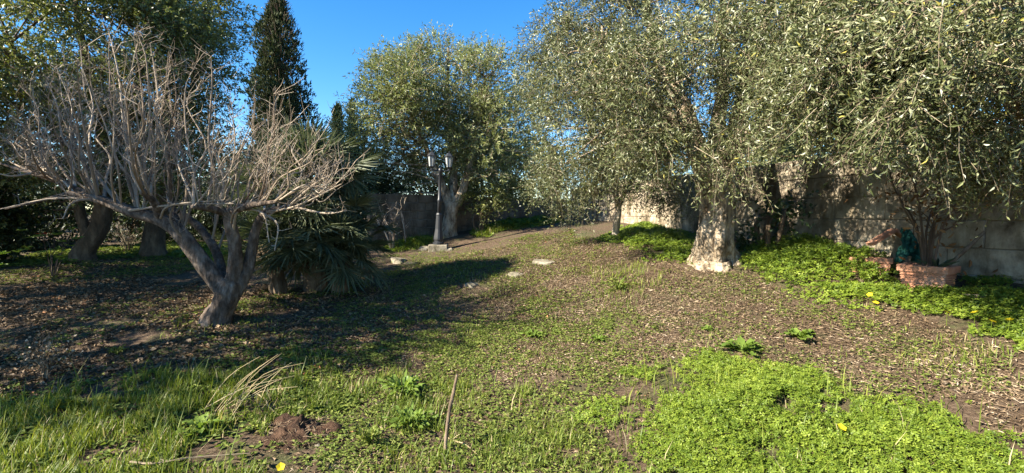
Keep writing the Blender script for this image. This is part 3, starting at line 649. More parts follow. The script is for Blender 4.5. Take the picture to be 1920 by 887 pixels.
# ------------------------------------------------------------------ the pollarded bare tree
t = thing('bare_tree', 'pollarded bare tree with forked grey trunk and dozens of upright shoots', 'tree')
b = G(408, 603); Yd = b[1]
trunk_part(t, [b + (-.03, 0, -.1), b + (0, 0, .04), P(418, 575, Yd), P(430, 548, Yd), P(438, 525, Yd)], [.20, .155, .125, .135, .10], 'dead_bark', 30, 24, .06, 4, .4, .02, 17)
dl = [([P(432, 556, Yd), P(405, 525, Yd), P(370, 480, Yd - .05), P(335, 435, Yd - .1), P(300, 412, Yd - .1), P(250, 398, Yd - .1), P(190, 375, Yd - .15), P(130, 362, Yd - .2)], [.105, .095, .088, .080, .072, .064, .052, .03]),
      ([P(418, 540, Yd + .02), P(414, 500, Yd + .15), P(400, 462, Yd + .25), P(372, 425, Yd + .35), P(340, 400, Yd + .4)], [.06, .052, .05, .045, .035]),
      ([P(432, 550, Yd), P(441, 500, Yd - .02), P(440, 455, Yd - .05), P(430, 415, Yd - .1), P(428, 392, Yd - .1)], [.09, .075, .068, .062, .055]),
      ([P(440, 552, Yd), P(462, 510, Yd + .05), P(472, 470, Yd + .1), P(480, 430, Yd + .1), P(500, 398, Yd + .12), P(550, 388, Yd + .1)], [.075, .065, .06, .052, .045, .025]),
      ([P(428, 400, Yd - .1), P(395, 392, Yd - .3), P(360, 388, Yd - .5)], [.045, .035, .02]),
      ([P(430, 398, Yd - .1), P(470, 385, Yd - .35), P(520, 378, Yd - .5)], [.045, .035, .02]),
      ([P(300, 412, Yd - .1), P(290, 380, Yd - .3), P(265, 360, Yd - .45)], [.045, .035, .022]),
      ([P(335, 435, Yd - .1), P(325, 400, Yd + .1), P(318, 370, Yd + .2)], [.05, .04, .03]),
      ([P(190, 375, Yd - .15), P(120, 345, Yd + .1), P(50, 322, Yd + .15), P(-20, 300, Yd + .2)], [.035, .028, .02, .01]),
      ([P(130, 362, Yd - .2), P(70, 378, Yd - .3), P(10, 392, Yd - .35)], [.02, .014, .006])]
limb_parts(t, dl, 'dead_bark', 12, .05, 18, 20)
rng = np.random.default_rng(77)
LPs = np.concatenate([curve(dl[i][0], 40)[(12 if i in (0, 1) else 22 if i in (2, 3) else 8):] for i in (0, 0, 1, 2, 3, 3, 4, 4, 5, 5, 6, 7, 8)])
def proj(p):
    d = p - CAM; f = d[1] * _c + d[2] * _s; u = -d[1] * _s + d[2] * _c
    return CXP + FPX * d[0] / f, CYP - FPX * u / f
dome_x = [-40, 40, 120, 200, 280, 370, 450, 540, 600, 660]; dome_y = [240, 150, 90, 55, 65, 95, 130, 195, 250, 310]
def spurs(g, c, m, lo, hi, r, rng, upb=.25, start=2):
    i = rng.integers(start, len(c), m); dv = rnd_dir(m, rng); dv[:, 2] = np.abs(dv[:, 2]) * .8 + upb
    ln = rng.uniform(lo, hi, m) * rng.random(m) ** .6; e = c[i] + nrm(dv) * ln[:, None]
    md = (c[i] + e) / 2 + rng.normal(size=(m, 3)) * (ln * .10)[:, None]
    T = np.stack([c[i], md, e], 1); V, F, A = tubes(T, np.tile([r, r * .8, r * .4], (m, 1)), 3, np.clip(rng.normal(.55, .25, m), 0, 1)); g.add(V, F, A)
    # knobbly tips
    k = int(m * 1.6); j = rng.integers(0, m, k); s = np.where(rng.random((k, 1)) < .5, e[j], md[j]); e2 = s + rnd_dir(k, rng) * rng.uniform(.02, .13, (k, 1)) + np.array([0, 0, .03])
    T = np.stack([s, (s + e2) / 2, e2], 1); V, F, A = tubes(T, np.tile([r * .65, r * .5, r * .3], (k, 1)), 3, rng.random(k)); g.add(V, F, A)
LPX = np.array([proj(q)[0] for q in LPs])
for k in range(100):
    want = -30 + 690 * (k + rng.random()) / 100; near = np.argsort(np.abs(LPX - (320 + (want - 320) * .72)))[:14]
    s = LPs[near[rng.integers(14)]]; px, py = proj(s)
    tx = np.clip(want + rng.normal() * 30, -40, 665); dome = np.interp(tx, dome_x, dome_y)
    hfrac = rng.random() ** .9; ty = dome + (1 - hfrac) * (py - dome) * .6
    Yt = s[1] + rng.normal() * .45
    e = P(tx, ty, Yt); d = e - s; ln = np.linalg.norm(d)
    out = np.array([d[0], d[1], 0]) * .25
    pts = [s, s + d * .25 + out * .45 + rng.normal(size=3) * .05, s + d * .5 + out * .35 + rng.normal(size=3) * .05, s + d * .75 + out * .15 + rng.normal(size=3) * .06, e]
    r0 = .0035 + .0046 * min(ln, 2.0) * rng.uniform(.6, 1.3)
    g = Geo(); addtube(g, pts, [r0 * 1.4, r0, r0 * .8, r0 * .55, r0 * .25], 6, n=16, rough=.06, var=np.clip(rng.normal(.5, .2), 0, 1))
    c = curve(pts, 16); spurs(g, c, int(9 + 14 * ln), .05, .45, .0025, rng, .45)
    g.obj('shoot', 'bare_twig', t)
# long low twigs reaching sideways
for (pa, pb, pc) in [((500, 398), (560, 385), (640, 345)), ((550, 388), (610, 400), (650, 395)), ((485, 396), (520, 420), (515, 470)), ((428, 396), (490, 398), (505, 455)), ((190, 376), (100, 372), (0, 392)), ((180, 372), (135, 380), (118, 410)), ((300, 410), (320, 385), (420, 375)), ((60, 325), (20, 330), (-30, 318)), ((240, 395), (330, 384), (440, 382)), ((540, 388), (590, 345), (625, 325))]:
    Yq = Yd - .35; pts = [P(*pa, Yq + .2), P(*pb, Yq), P(*pc, Yq - .1)]
    g = Geo(); addtube(g, pts, [.013, .009, .004], 6, n=10, rough=.06, var=.7); spurs(g, curve(pts, 12), 9, .05, .22, .0042, rng, 0); g.obj('shoot', 'bare_twig', t)

# ------------------------------------------------------------------ dwarf fan palm
t = thing('fan_palm', 'bushy dwarf fan palm with spiky grey-green fans beside the bare tree', 'palm')
b = on_ground(P(590, 540, 6.75)); t.location = b
def fan_mesh(seed, nseg, R, spread, pet, droop):
    r = np.random.default_rng(seed); g = Geo()
    addtube(g, [(0, 0, 0), (pet * .5, 0, .03), (pet, 0, 0)], [.011, .008, .006], 4, n=5, var=.6)
    a = np.linspace(-spread / 2, spread / 2, nseg) + r.normal(size=nseg) * .03
    L = R * (.78 + .22 * np.cos(a * .8)) * r.uniform(.88, 1.08, nseg)
    for k in range(nseg):
        d = np.array([math.cos(a[k]), math.sin(a[k]), .12 * abs(math.sin(a[k])) + r.normal() * .05]); d /= np.linalg.norm(d)
        sd = nrm(np.cross(d, [0, 0, 1.])); wd = .017; o = np.array([pet, 0, 0]); up = np.array([0, 0, 1.])
        m1 = o + d * L[k] * .45; tip = o + d * L[k] - up * (L[k] * droop * r.uniform(.3, 1.4)) + r.normal(size=3) * .012
        V = [o, m1 + sd * wd * .85 + up * .008, m1 - up * .004, m1 - sd * wd * .85 + up * .008, tip]
        g.add(V, [[0, 1, 2, 2], [0, 2, 3, 3]][0:0] or np.array([[0, 1, 2], [0, 2, 3], [1, 4, 2], [2, 4, 3]]), np.clip(r.normal(.45, .16) + .2 * (np.array([0, 0, 0, 0, 1])), 0, 1))
    return g.mesh('frond')
fans = [fan_mesh(100 + k, 28 + k, .46, 3.7 - .2 * (k % 3), .36 + .05 * (k % 3), .10 + .05 * (k % 3)) for k in range(6)]
dryf = [fan_mesh(130 + k, 20, .42, 1.8, .3, .3) for k in range(2)]
g = Geo(); addtube(g, [(0, 0, -.1), (.02, 0, .5), (.0, 0, 1.5)], [.17, .15, .11], 14, n=18, rough=.08); g.obj('stem', 'dark_bark', t)
g = Geo(); addtube(g, [(-.4, -.2, -.1), (-.45, -.25, .35)], [.12, .10], 12, n=8, rough=.08); g.obj('stem', 'dark_bark', t)
g = Geo(); addtube(g, [(.4, -.1, -.1), (.45, -.1, .5)], [.12, .10], 12, n=8, rough=.08); g.obj('stem', 'dark_bark', t)
rng = np.random.default_rng(90)
def frond(o, az, el, me, mat, s, roll):
    d = Vector((math.cos(az) * math.cos(el), math.sin(az) * math.cos(el), math.sin(el)))
    z = Vector((0, 0, 1)) - d * d.z
    if z.length < .05: z = Vector((math.cos(az), math.sin(az), 0)) * -1
    z.normalize(); y = z.cross(d)
    from mathutils import Matrix
    M = Matrix((d, y, z)).transposed().to_4x4() @ Matrix.Rotation(roll, 4, 'X')
    ob = link('frond', me, mat, t); ob.matrix_local = Matrix.Translation(o) @ M @ Matrix.Scale(s, 4)
def crown_fronds(o, n, lo, hi, s0, s1):
    for k in range(n):
        u = (k + .5) / n; el = lo + (hi - lo) * u + rng.normal() * .1; az = k * 2.399 + rng.normal() * .2
        frond(o + rng.normal(size=3) * .04, az, el, fans[rng.integers(6)], 'palm_leaf', rng.uniform(s0, s1), rng.normal() * .35)
crown_fronds(np.array([-.05, 0, 1.5]), 70, -1.1, 1.4, 1.0, 1.32)
crown_fronds(np.array([-.45, -.25, .45]), 20, -.5, 1.1, .75, .98)
crown_fronds(np.array([.45, -.1, .6]), 24, -.7, 1.1, .85, 1.1)
crown_fronds(np.array([.05, -.25, .85]), 26, -1.0, .5, .95, 1.2)
crown_fronds(np.array([.4, -.05, .95]), 20, -1.0, .7, .85, 1.0)
for k in range(9): frond(np.array([-.1 + rng.normal() * .2, -.1, .8 + rng.random() * .3]), rng.uniform(2.2, 5.2), rng.uniform(-1.35, -.8), dryf[k % 2], 'dry_palm', rng.uniform(.8, 1.1), rng.normal() * .5)

# ------------------------------------------------------------------ double lamp post on its stone block
b = G(820, 471)
rng = np.random.default_rng(5)
def rock_mesh(seed, sx, sy, sz, amp=.16, sub=3, flat=.0):
    import bmesh
    bm = bmesh.new(); bmesh.ops.create_icosphere(bm, subdivisions=sub, radius=1); r = np.random.default_rng(seed)
    C = r.normal(size=(14, 3)); C /= np.linalg.norm(C, axis=1)[:, None]; A = r.normal(size=14) * amp
    for v in bm.verts:
        n = np.array(v.co); q = np.sign(n) * np.abs(n) ** .7
        dd = 1 + (A * np.exp(-((n[None] - C) ** 2).sum(1) * 4)).sum() + r.normal() * .015
        q = q * dd
        if flat: q[2] = min(q[2], flat)
        v.co = Vector((q[0] * sx, q[1] * sy, q[2] * sz))
    me = bpy.data.meshes.new('rock'); bm.to_mesh(me); bm.free()
    for p in me.polygons: p.use_smooth = False
    return me
o = link('plinth_block', block_mesh(.40, .20, .36, 71, .012), 'stone', None, b + np.array([0, .12, .03])); tag(o, 'squared stone block carrying the black lamp post', 'stone block'); o.rotation_euler = (0, 0, .12)
for k, (dx, dy, s) in enumerate([(.26, .05, .09), (-.3, .2, .13)]):
    q = on_ground(b + np.array([dx, dy, 0])); o = link('stone', rock_mesh(300 + k, s, s * .8, s * .6), 'stone', None, q)
    tag(o, ['small stone leaning on the lamp post block', 'flat pale stone lying behind the lamp post block'][k], 'stone')
lp = thing('lamp_post', 'black garden lamp post with two glass lanterns on a stone block', 'lamp post'); lp.location = b + np.array([.0, .12, .13]); lp.rotation_euler = (0, rad(2.0), rad(12)); lp.scale = (.86, .86, .91)
V, F = lathe([(0, 0), (.135, 0), (.135, .05), (.105, .07), (.105, .10), (.12, .12), (.115, .17), (.085, .36), (.075, .55), (.07, .68), (.075, .70), (.06, .74), (.0, .74)], 14); Geo().add(V, F).obj('post_base', 'black_iron', lp)
V, F = lathe([(.0, .70), (.046, .70), (.042, 1.0), (.052, 1.02), (.052, 1.05), (.040, 1.07), (.036, 1.68), (.05, 1.69), (.05, 1.76), (.034, 1.78), (.034, 1.82), (.0, 1.86)], 14); Geo().add(V, F).obj('post', 'black_iron', lp, True)
def lantern(sx):
    A = Geo(); addtube(A, [(0, 0, 1.73), (sx * .12, 0, 1.73), (sx * .21, 0, 1.735)], [.018, .016, .016], 7, n=7)
    a = np.linspace(0, 4.6, 18); sc = .075 * (1 - a / 6.5)
    addtube(A, np.stack([sx * (.10 + sc * np.cos(a + 2.4)), np.zeros(18), 1.655 + sc * np.sin(a + 2.4)], -1), [.011, .008], 6)
    ang = np.linspace(0, 1.5, 8); addtube(A, np.stack([sx * (.03 + .19 * np.sin(ang)), np.zeros(8), 1.60 + .11 * (1 - np.cos(ang))], -1), [.010, .009], 6)
    A.obj('arm', 'black_iron', lp, True)
    L = Geo(); V, F = lathe([(0, 1.735), (.03, 1.735), (.03, 1.755), (.018, 1.77), (.055, 1.80), (.075, 1.815), (.0, 1.816)], 6); L.add(V + [sx * .21, 0, 0], F)
    body = L.obj('lantern', 'black_iron', lp)
    # six bars, six panes, cap
    th = np.arange(6) * math.pi / 3
    for k in range(6):
        c0 = np.array([sx * .21 + .066 * math.cos(th[k]), .066 * math.sin(th[k]), 1.815]); c1 = np.array([sx * .21 + .098 * math.cos(th[k]), .098 * math.sin(th[k]), 2.05])
        q = Geo(); addtube(q, [c0, c1], [.0075, .0075], 5, n=2); q.obj('glazing_bar', 'black_iron', body)
        k2 = (k + 1) % 6
        d0 = np.array([sx * .21 + .066 * math.cos(th[k2]), .066 * math.sin(th[k2]), 1.815]); d1 = np.array([sx * .21 + .098 * math.cos(th[k2]), .098 * math.sin(th[k2]), 2.05])
        mid = np.array([sx * .21, 0, 1.93]); n = nrm((c0 + d1) / 2 - mid) * .003
        Vp = [c0, d0, d1, c1, c0 - n, d0 - n, d1 - n, c1 - n]
        Geo().add(Vp, [[0, 1, 2, 3], [7, 6, 5, 4], [0, 4, 5, 1], [1, 5, 6, 2], [2, 6, 7, 3], [3, 7, 4, 0]]).obj('pane', 'lantern_glass', body)
    V, F = lathe([(.0, 2.045), (.118, 2.045), (.122, 2.06), (.085, 2.10), (.05, 2.135), (.03, 2.145), (.034, 2.155), (.012, 2.17), (.014, 2.18), (.0, 2.20)], 6)
    Geo().add(V + [sx * .21, 0, 0], F).obj('lantern_cap', 'black_iron', body)
lantern(-1); lantern(1)

# ------------------------------------------------------------------ planters and what grows in them
def planter(p, rot, s, label, L=.50, Wd=.26, Hh=.24):
    t = thing('terracotta_planter', label, 'planter', 'terracotta planters under the wall'); t.location = p; t.rotation_euler = (0, 0, rot); t.scale = (s, s, s)
    g = Geo(); tap = .86
    def rect(hx, hy, z): return [(-hx, -hy, z), (hx, -hy, z), (hx, hy, z), (-hx, hy, z)]
    a, c = L / 2, Wd / 2
    levels = [(a * tap, c * tap, -.04)]
    nrib = 7
    for k in range(nrib):
        z0 = .01 + k * (Hh * .72) / nrib; z1 = z0 + Hh * .72 / nrib * .6; f0 = tap + (1 - tap) * (z0 / Hh); f1 = tap + (1 - tap) * (z1 / Hh)
        levels += [(a * f0 - .003, c * f0 - .003, z0), (a * f0 + .003, c * f0 + .003, z0 + .004), (a * f1 + .003, c * f1 + .003, z1), (a * f1 - .003, c * f1 - .003, z1 + .004)]
    V = [v for l in levels for v in rect(*l)]; F = []
    for k in range(len(levels) - 1):
        for j in range(4): F.append([k * 4 + j, k * 4 + (j + 1) % 4, k * 4 + 4 + (j + 1) % 4, k * 4 + 4 + j])
    g.add(V, F); g.obj('box', 'terracotta', t)
    z = Hh * .74; r = Geo(); lv = [(a * .97, c * .95, z), (a + .012, c + .012, z), (a + .016, c + .016, Hh), (a + .006, c + .006, Hh + .006), (a - .02, c - .02, Hh + .004), (a - .025, c - .025, Hh - .05)]
    V = [v for l in lv for v in rect(*l)]; F = []
    for k in range(len(lv) - 1):
        for j in range(4): F.append([k * 4 + j, k * 4 + (j + 1) % 4, k * 4 + 4 + (j + 1) % 4, k * 4 + 4 + j])
    r.add(V, F); r.obj('rim', 'terracotta', t)
    xx, yy = np.meshgrid(np.linspace(-a * .97 + .02, a * .97 - .02, 16), np.linspace(-c * .97 + .02, c * .97 - .02, 9), indexing='ij'); zz = Hh - .03 + .02 * fbm(xx, yy, 18)
    ii = (np.arange(15)[:, None] * 9 + np.arange(8)[None]); F = np.stack([ii, ii + 9, ii + 10, ii + 1], -1).reshape(-1, 4)
    Geo().add(np.stack([xx, yy, zz], -1), F).obj('soil', 'soil_heap', t)
    return t
pl = on_ground(P(1738, 545, 4.45)); planter(pl + (0, 0, .04), rad(-60), 1.0, 'weathered terracotta planter holding dry-leaved stems among the clover', L=.36, Wd=.26, Hh=.22)
p2 = on_ground(P(1632, 515, 5.15)); planter(p2 + (0, 0, -.02), rad(-40), .72, 'smaller terracotta planter half buried in clover')

t, _b = bare_bush(1738, 545, 'tall thin-stemmed shrub with dry brown leaves rising from the planter', 9, 1.25, .34, 66, 'dark_twig', .013)
t.location = np.array([0, 0, .2]) + (pl - _b)
rng = np.random.default_rng(67); n = 300
c0 = pl + np.array([.05, .05, .95]); Bp = c0 + rng.normal(size=(n, 3)) * np.array([.22, .18, .30])
V, F, A = leaves(Bp - np.array(t.location), nrm(rng.normal(size=(n, 3)) + np.array([0, 0, -.5])), rng.normal(size=(n, 3)), rng.uniform(.035, .08, n), rng.uniform(.018, .032, n), rng.random(n), fine=True, curl=.25); Geo().add(V, F, A).obj('leaves', 'dry_leaf', t)
g = Geo(); addtube(g, [pl + (.1, -.02, .2), pl + (.3, -.02, .38), pl + (.5, -.02, .58)], [.018, .017, .014], 7, n=8, rough=.05)
tag(g.obj('leaning_stake', 'stick_bark', smooth=True), 'thin grey stake leaning out of the planter', 'stake')
t = thing('aloe_plant', 'small grey-green succulent with pointed leaves at the planter rim', 'plant'); t.location = pl + (.06, -.02, .22)
for k in range(9):
    a = k * .75; d = np.array([math.cos(a), math.sin(a), .5 + .5 * (k % 3) / 2]); d /= np.linalg.norm(d)
    V, F, A = leaves(np.zeros((1, 3)), d[None], np.array([[0, 0, 1.]]), .2, .035, np.array([.2]), fine=True, curl=.12, fold=.35); Geo().add(V, F, A).obj('leaf', 'palm_leaf', t)
# teal cloth over a broken terracotta ridge behind the planter
q = on_ground(P(1690, 475, 5.05), -.06)
t = thing('broken_roof_tile', 'broken reddish tile propped in a peak against the wall', 'tile'); t.location = q + (0, .12, .42)
for sgn in (-1, 1):
    V, F = box((0, -.05, -.015), (.30, .05, .015)); a = rad(32); ca, sa = math.cos(a), math.sin(a)
    V = np.stack([sgn * (V[:, 0] * ca + V[:, 2] * sa), V[:, 1], -V[:, 0] * sa + V[:, 2] * ca + .1], -1)
    Geo().add(V, F if sgn > 0 else F[:, ::-1]).obj('tile_half', 'terracotta', t)
g = Geo(); uu, vv = np.meshgrid(np.linspace(0, 1, 26), np.linspace(0, 1, 20), indexing='ij')
cx_ = (uu - .5) * (.10 + .22 * vv); cz = .40 - .27 * vv + .04 * np.sin(uu * 9 + vv * 4) + .05 * (fbm(uu, vv, 5) - .5); cx_ = cx_ + .07 * (fbm(uu, vv, 4, 7) - .5); cy = -.02 - .12 * np.sin(vv * 2.4) + .03 * np.sin(uu * 17 + 3 * vv) * (.3 + vv) + .16 * (fbm(uu, vv, 6, 3) - .5)
ii = (np.arange(25)[:, None] * 20 + np.arange(19)[None]); F = np.stack([ii, ii + 20, ii + 21, ii + 1], -1).reshape(-1, 4)
g.add(np.stack([cx_, cy, cz], -1), F); o = g.obj('teal_sack', 'teal_cloth', smooth=True, loc=q + (0, 0, .1)); tag(o, 'crumpled teal sack hanging under the peaked broken tile', 'sack')
md = o.modifiers.new('thick', 'SOLIDIFY'); md.thickness = .012

# ------------------------------------------------------------------ stones, stick, heap
for k, (px, py, w_, h_, lab) in enumerate([(1015, 494, .21, .07, 'largest flat pale stone set in the slope past the lamp post'), (972, 513, .17, .045, 'middle flat pale stone in the row crossing the lawn'), (886, 533, .14, .05, 'lone flat pale stone at the low end of the row'),
                                           (748, 490, .22, .08, 'mossy grey stones hump beside the fan palm'), (1905, 568, .26, .09, 'grey stone slab poking out of the clover by the wall'), (770, 494, .14, .05, 'small grey stone next to the mossy hump')]):
    q = G(px, py); o = link('stone', rock_mesh(400 + k, w_, w_ * .62, h_ * 1.3, .42, 3, .8), 'stone', None, q + (0, 0, -.03)); o.rotation_euler = (.08, .05, k * .7 - .4); tag(o, lab, 'stone')
b = G(833, 852); tip = P(857, 703, b[1] + .05); rng = np.random.default_rng(8)
t = thing('stick', 'upright crooked dry stick planted in the grass', 'stick')
pts = [b + (0, 0, -.06), b * .75 + tip * .25 + (-.006, 0, 0), b * .45 + tip * .55 + (-.012, 0, 0), b * .2 + tip * .8 + (-.004, 0, 0), tip]
g = Geo(); addtube(g, pts, [.013, .012, .0125, .011, .008], 9, n=26, rough=.07, rng=rng); g.obj('stem', 'stick_bark', t, True)
g = Geo(); c = curve(pts, 26)
for i in (9, 15, 19): addtube(g, [c[i], c[i] + rng.normal(size=3) * .012 + (0, 0, .01)], [.009, .004], 5, n=3)
g.obj('knot', 'stick_bark', t)
def twig_on_ground(pa, pb, r, lab, bend=.03, seed=0, mat='straw', lift=.01):
    r_ = np.random.default_rng(seed); a, c = G(*pa), G(*pb); m = (a + c) / 2 + np.append(r_.normal(size=2) * bend, 0)
    pts = [on_ground(a, lift), on_ground((a + m) / 2 + np.append(r_.normal(size=2) * bend * .4, 0), lift + .012), on_ground(m, lift + .015), on_ground(c, lift)]
    g = Geo(); addtube(g, pts, [r, r * .9, r * .7, r * .4], 6, n=14, rough=.08, var=r_.random(), rng=r_)
    cc = curve(pts, 14); spurs(g, cc, 4, .03, .1, r * .4, r_, .05)
    tag(g.obj('fallen_twig', mat), lab, 'twig')
twig_on_ground((840, 825), (905, 865), .006, 'pale straight twig lying at the foot of the upright stick', .02, 1)
twig_on_ground((245, 878), (470, 862), .007, 'long bent brown twig lying in the front grass', .05, 2, 'twig', .04)
twig_on_ground((55, 585), (125, 570), .007, 'pale twig lying on the dark leaf litter', .03, 3)
twig_on_ground((480, 740), (545, 800), .006, 'short pale straw beside the brown soil heap', .03, 4)
# brown heap of dug soil
b = G(565, 815); n1 = 60
rr_, tt = np.meshgrid(np.linspace(0, 1, 26), np.linspace(0, 2 * math.pi, 60, endpoint=False), indexing='ij')
hrad = 1 + .22 * np.sin(3 * tt + .7) + .14 * np.sin(5 * tt + 2) + .08 * np.sin(11 * tt)
hx = rr_ * np.cos(tt) * .30 * hrad; hy = rr_ * np.sin(tt) * .22 * hrad; wx, wy = hx + b[0], hy + b[1]
hz = gz(wx, wy) - b[2] + .085 * np.clip(1 - rr_, 0, 1) ** 1.1 + .13 * (fbm(wx, wy, 9) - .45) * (1 - rr_ ** 3) + .035 * (fbm(wx, wy, 40) - .5) * (1 - rr_ ** 3) - .02 * rr_ ** 4
ii = (np.arange(25)[:, None] * 60 + np.arange(60)[None]); i2 = (np.arange(25)[:, None] * 60 + (np.arange(60)[None] + 1) % 60)
g = Geo().add(np.stack([hx, hy, hz], -1), np.stack([ii, ii + 60, i2 + 60, i2], -1).reshape(-1, 4))
t = thing('soil_heap', 'dug-up heap of dark fibrous brown soil in the grass', 'soil heap'); t.location = b
g.obj('soil', 'soil_heap', t, True)
rng = np.random.default_rng(23); n = 260; a = rng.random(n) * 6.28; q = rng.random(n) ** .6
fx, fy = q * np.cos(a) * .27, q * np.sin(a) * .19
s = np.stack([fx, fy, np.interp(q, [0, 1], [.09, .012]) + gz(fx + b[0], fy + b[1]) - b[2]], -1); e = s + rnd_dir(n, rng) * rng.uniform(.03, .11, (n, 1)) * np.array([1, 1, .35])
T = np.stack([s, (s + e) / 2 + np.array([0, 0, .01]), e], 1); V, F, A = tubes(T, np.tile([.0018, .0016, .001], (n, 1)), 3, rng.random(n) * .9); f = Geo().add(V, F, A).obj('fibres', 'litter', t); f['kind'] = 'stuff'
for k, (px, py, w_) in enumerate([(628, 806, .032), (690, 795, .02), (596, 836, .018)]):
    o = link('stone', rock_mesh(440 + k, w_, w_ * .8, w_ * .7), 'stone', None, G(px, py)); tag(o, ['brown pebble beside the soil heap', 'small pale stone chip lying past the soil heap', 'tiny pebble on dark soil below the heap'][k], 'stone')

# dry stems leaning over the grass
t = thing('dry_grass_clump', 'sheaf of long dry straw stems leaning over the grass', 'dry grass'); b = G(425, 775); rng = np.random.default_rng(29)
for k in range(16):
    e = P(rng.uniform(470, 575), rng.uniform(655, 735), b[1] + rng.uniform(-.15, .25)); s = b + rng.normal(size=3) * np.array([.09, .07, 0]); s[2] = gz(s[0], s[1])
    m = (s + e) / 2 + np.array([-.02, 0, .03]) + rng.normal(size=3) * .02
    g = Geo(); addtube(g, [s, m, e], [.0026, .0022, .0009], 4, n=7, var=rng.random()); g.obj('stem', 'straw', t)
t, b = bare_bush(85, 712, 'dead brown seed stalk plant on the dark soil near the grass', 7, .36, .16, 68, 'twig', .005)
rng = np.random.default_rng(69); n = 420; Bp = b + rng.normal(size=(n, 3)) * np.array([.13, .09, .08]) + np.array([0, 0, .22]); Bp[:, 2] = np.maximum(Bp[:, 2], gz(Bp[:, 0], Bp[:, 1]) + .03)
V, F, A = leaves(Bp, rng.normal(size=(n, 3)), rng.normal(size=(n, 3)), .026, .02, rng.random(n)); Geo().add(V, F, A).obj('seed_heads', 'litter', t)['kind'] = 'stuff'
# sapling with yellow-green leaves and one red sprig
t, b = bare_bush(100, 520, 'yellow-green sapling with a red leaf sprig in the dark shade', 7, .85, .4, 70, 'dark_twig', .008)
rng = np.random.default_rng(71)
for k in range(26):
    c = b + np.array([rng.normal() * .30, rng.normal() * .2, rng.uniform(.25, .85)]); n = 9; a = np.arange(n) * .7
    D = np.stack([np.cos(a), np.sin(a), np.full(n, .35)], -1) + rng.normal(size=(n, 3)) * .2
    V, F, A = leaves(np.repeat(c[None], n, 0), D, np.tile([0, 0, 1.], (n, 1)) + rng.normal(size=(n, 3)) * .2, rng.uniform(.06, .11, n), .028, np.full(n, 1.0 if k == 4 else rng.uniform(0, .85)), fine=True)
    Geo().add(V, F, A).obj('leaf_sprig', 'sapling_leaf', t)

# broad-leaved rosettes: every leaf a part
def rosette(px, py, label, n, L, W, seed, el0=.25, el1=1.1, mat='weed_big', cat='weed', group='broad-leaved weeds in the clearing'):
    t = thing('weed_rosette', label, cat, group); b = G(px, py); t.location = b; r = np.random.default_rng(seed)
    for k in range(n):
        a = k * 2.4 + r.normal() * .2; el = r.uniform(el0, el1); l = L * r.uniform(.7, 1.15); m = 7; u = np.linspace(0, 1, m)
        x = l * u * math.cos(el); z = l * (u * math.sin(el) - .55 * u * u * math.sin(el) * r.uniform(.7, 1.4)) + .01
        wv = W * np.array([.12, .3, .6, .95, 1, .7, .05]) * r.uniform(.85, 1.15); wav = .012 * np.sin(u * 14 + k)
        Vl = np.concatenate([np.stack([x, wv / 2, z + .16 * wv + wav], -1), np.stack([x, 0 * x, z], -1), np.stack([x, -wv / 2, z + .16 * wv - wav], -1)])
        F = [[i, i + 1, i + m + 1, i + m] for i in range(m - 1)] + [[i + m, i + m + 1, i + 2 * m + 1, i + 2 * m] for i in range(m - 1)]
        ca, sa = math.cos(a), math.sin(a); Vl = np.stack([Vl[:, 0] * ca - Vl[:, 1] * sa, Vl[:, 0] * sa + Vl[:, 1] * ca, Vl[:, 2]], -1)
        Geo().add(Vl, F, r.random()).obj('leaf', mat, t, True)
rosette(1393, 662, 'broad-leaved weed rosette half sunk in the front clover patch', 18, .21, .065, 201)
rosette(1497, 636, 'broad-leaved weed rosette standing alone on brown leaf litter', 20, .19, .062, 202)
rosette(1326, 622, 'tiny weed rosette alone on the brown litter', 12, .085, .026, 203)
rosette(757, 740, 'lush narrow-leaved weed clump in the middle of the grass', 64, .28, .022, 204, .5, 1.35)
rosette(770, 800, 'lower narrow-leaved weed clump near the upright stick', 58, .23, .02, 205, .4, 1.3)
rosette(375, 810, 'broad-leaved weed with pale leaves in the front grass', 16, .17, .055, 206, .3, 1.2)
rosette(1000, 632, 'low leafy weed on the edge of the long shadow', 26, .15, .03, 207, .2, .9)
rosette(1160, 545, 'grassy weed tuft on the brown slope below the slender olive', 30, .26, .018, 208, .5, 1.3, 'weed_leaf')
rosette(1120, 640, 'small leafy weed between litter and front clover', 22, .11, .028, 209, .2, 1.0)
rosette(692, 838, 'dark narrow sedge tuft standing between soil heap and upright stick', 44, .24, .007, 211, 1.0, 1.45, 'weed_leaf')
rosette(220, 668, 'dark grass tuft standing alone on the shaded leaf litter', 30, .16, .007, 212, .9, 1.45, 'weed_leaf')
rosette(140, 770, 'dark leafy weed in the shaded front grass', 18, .2, .04, 210, .4, 1.2, 'weed_leaf')

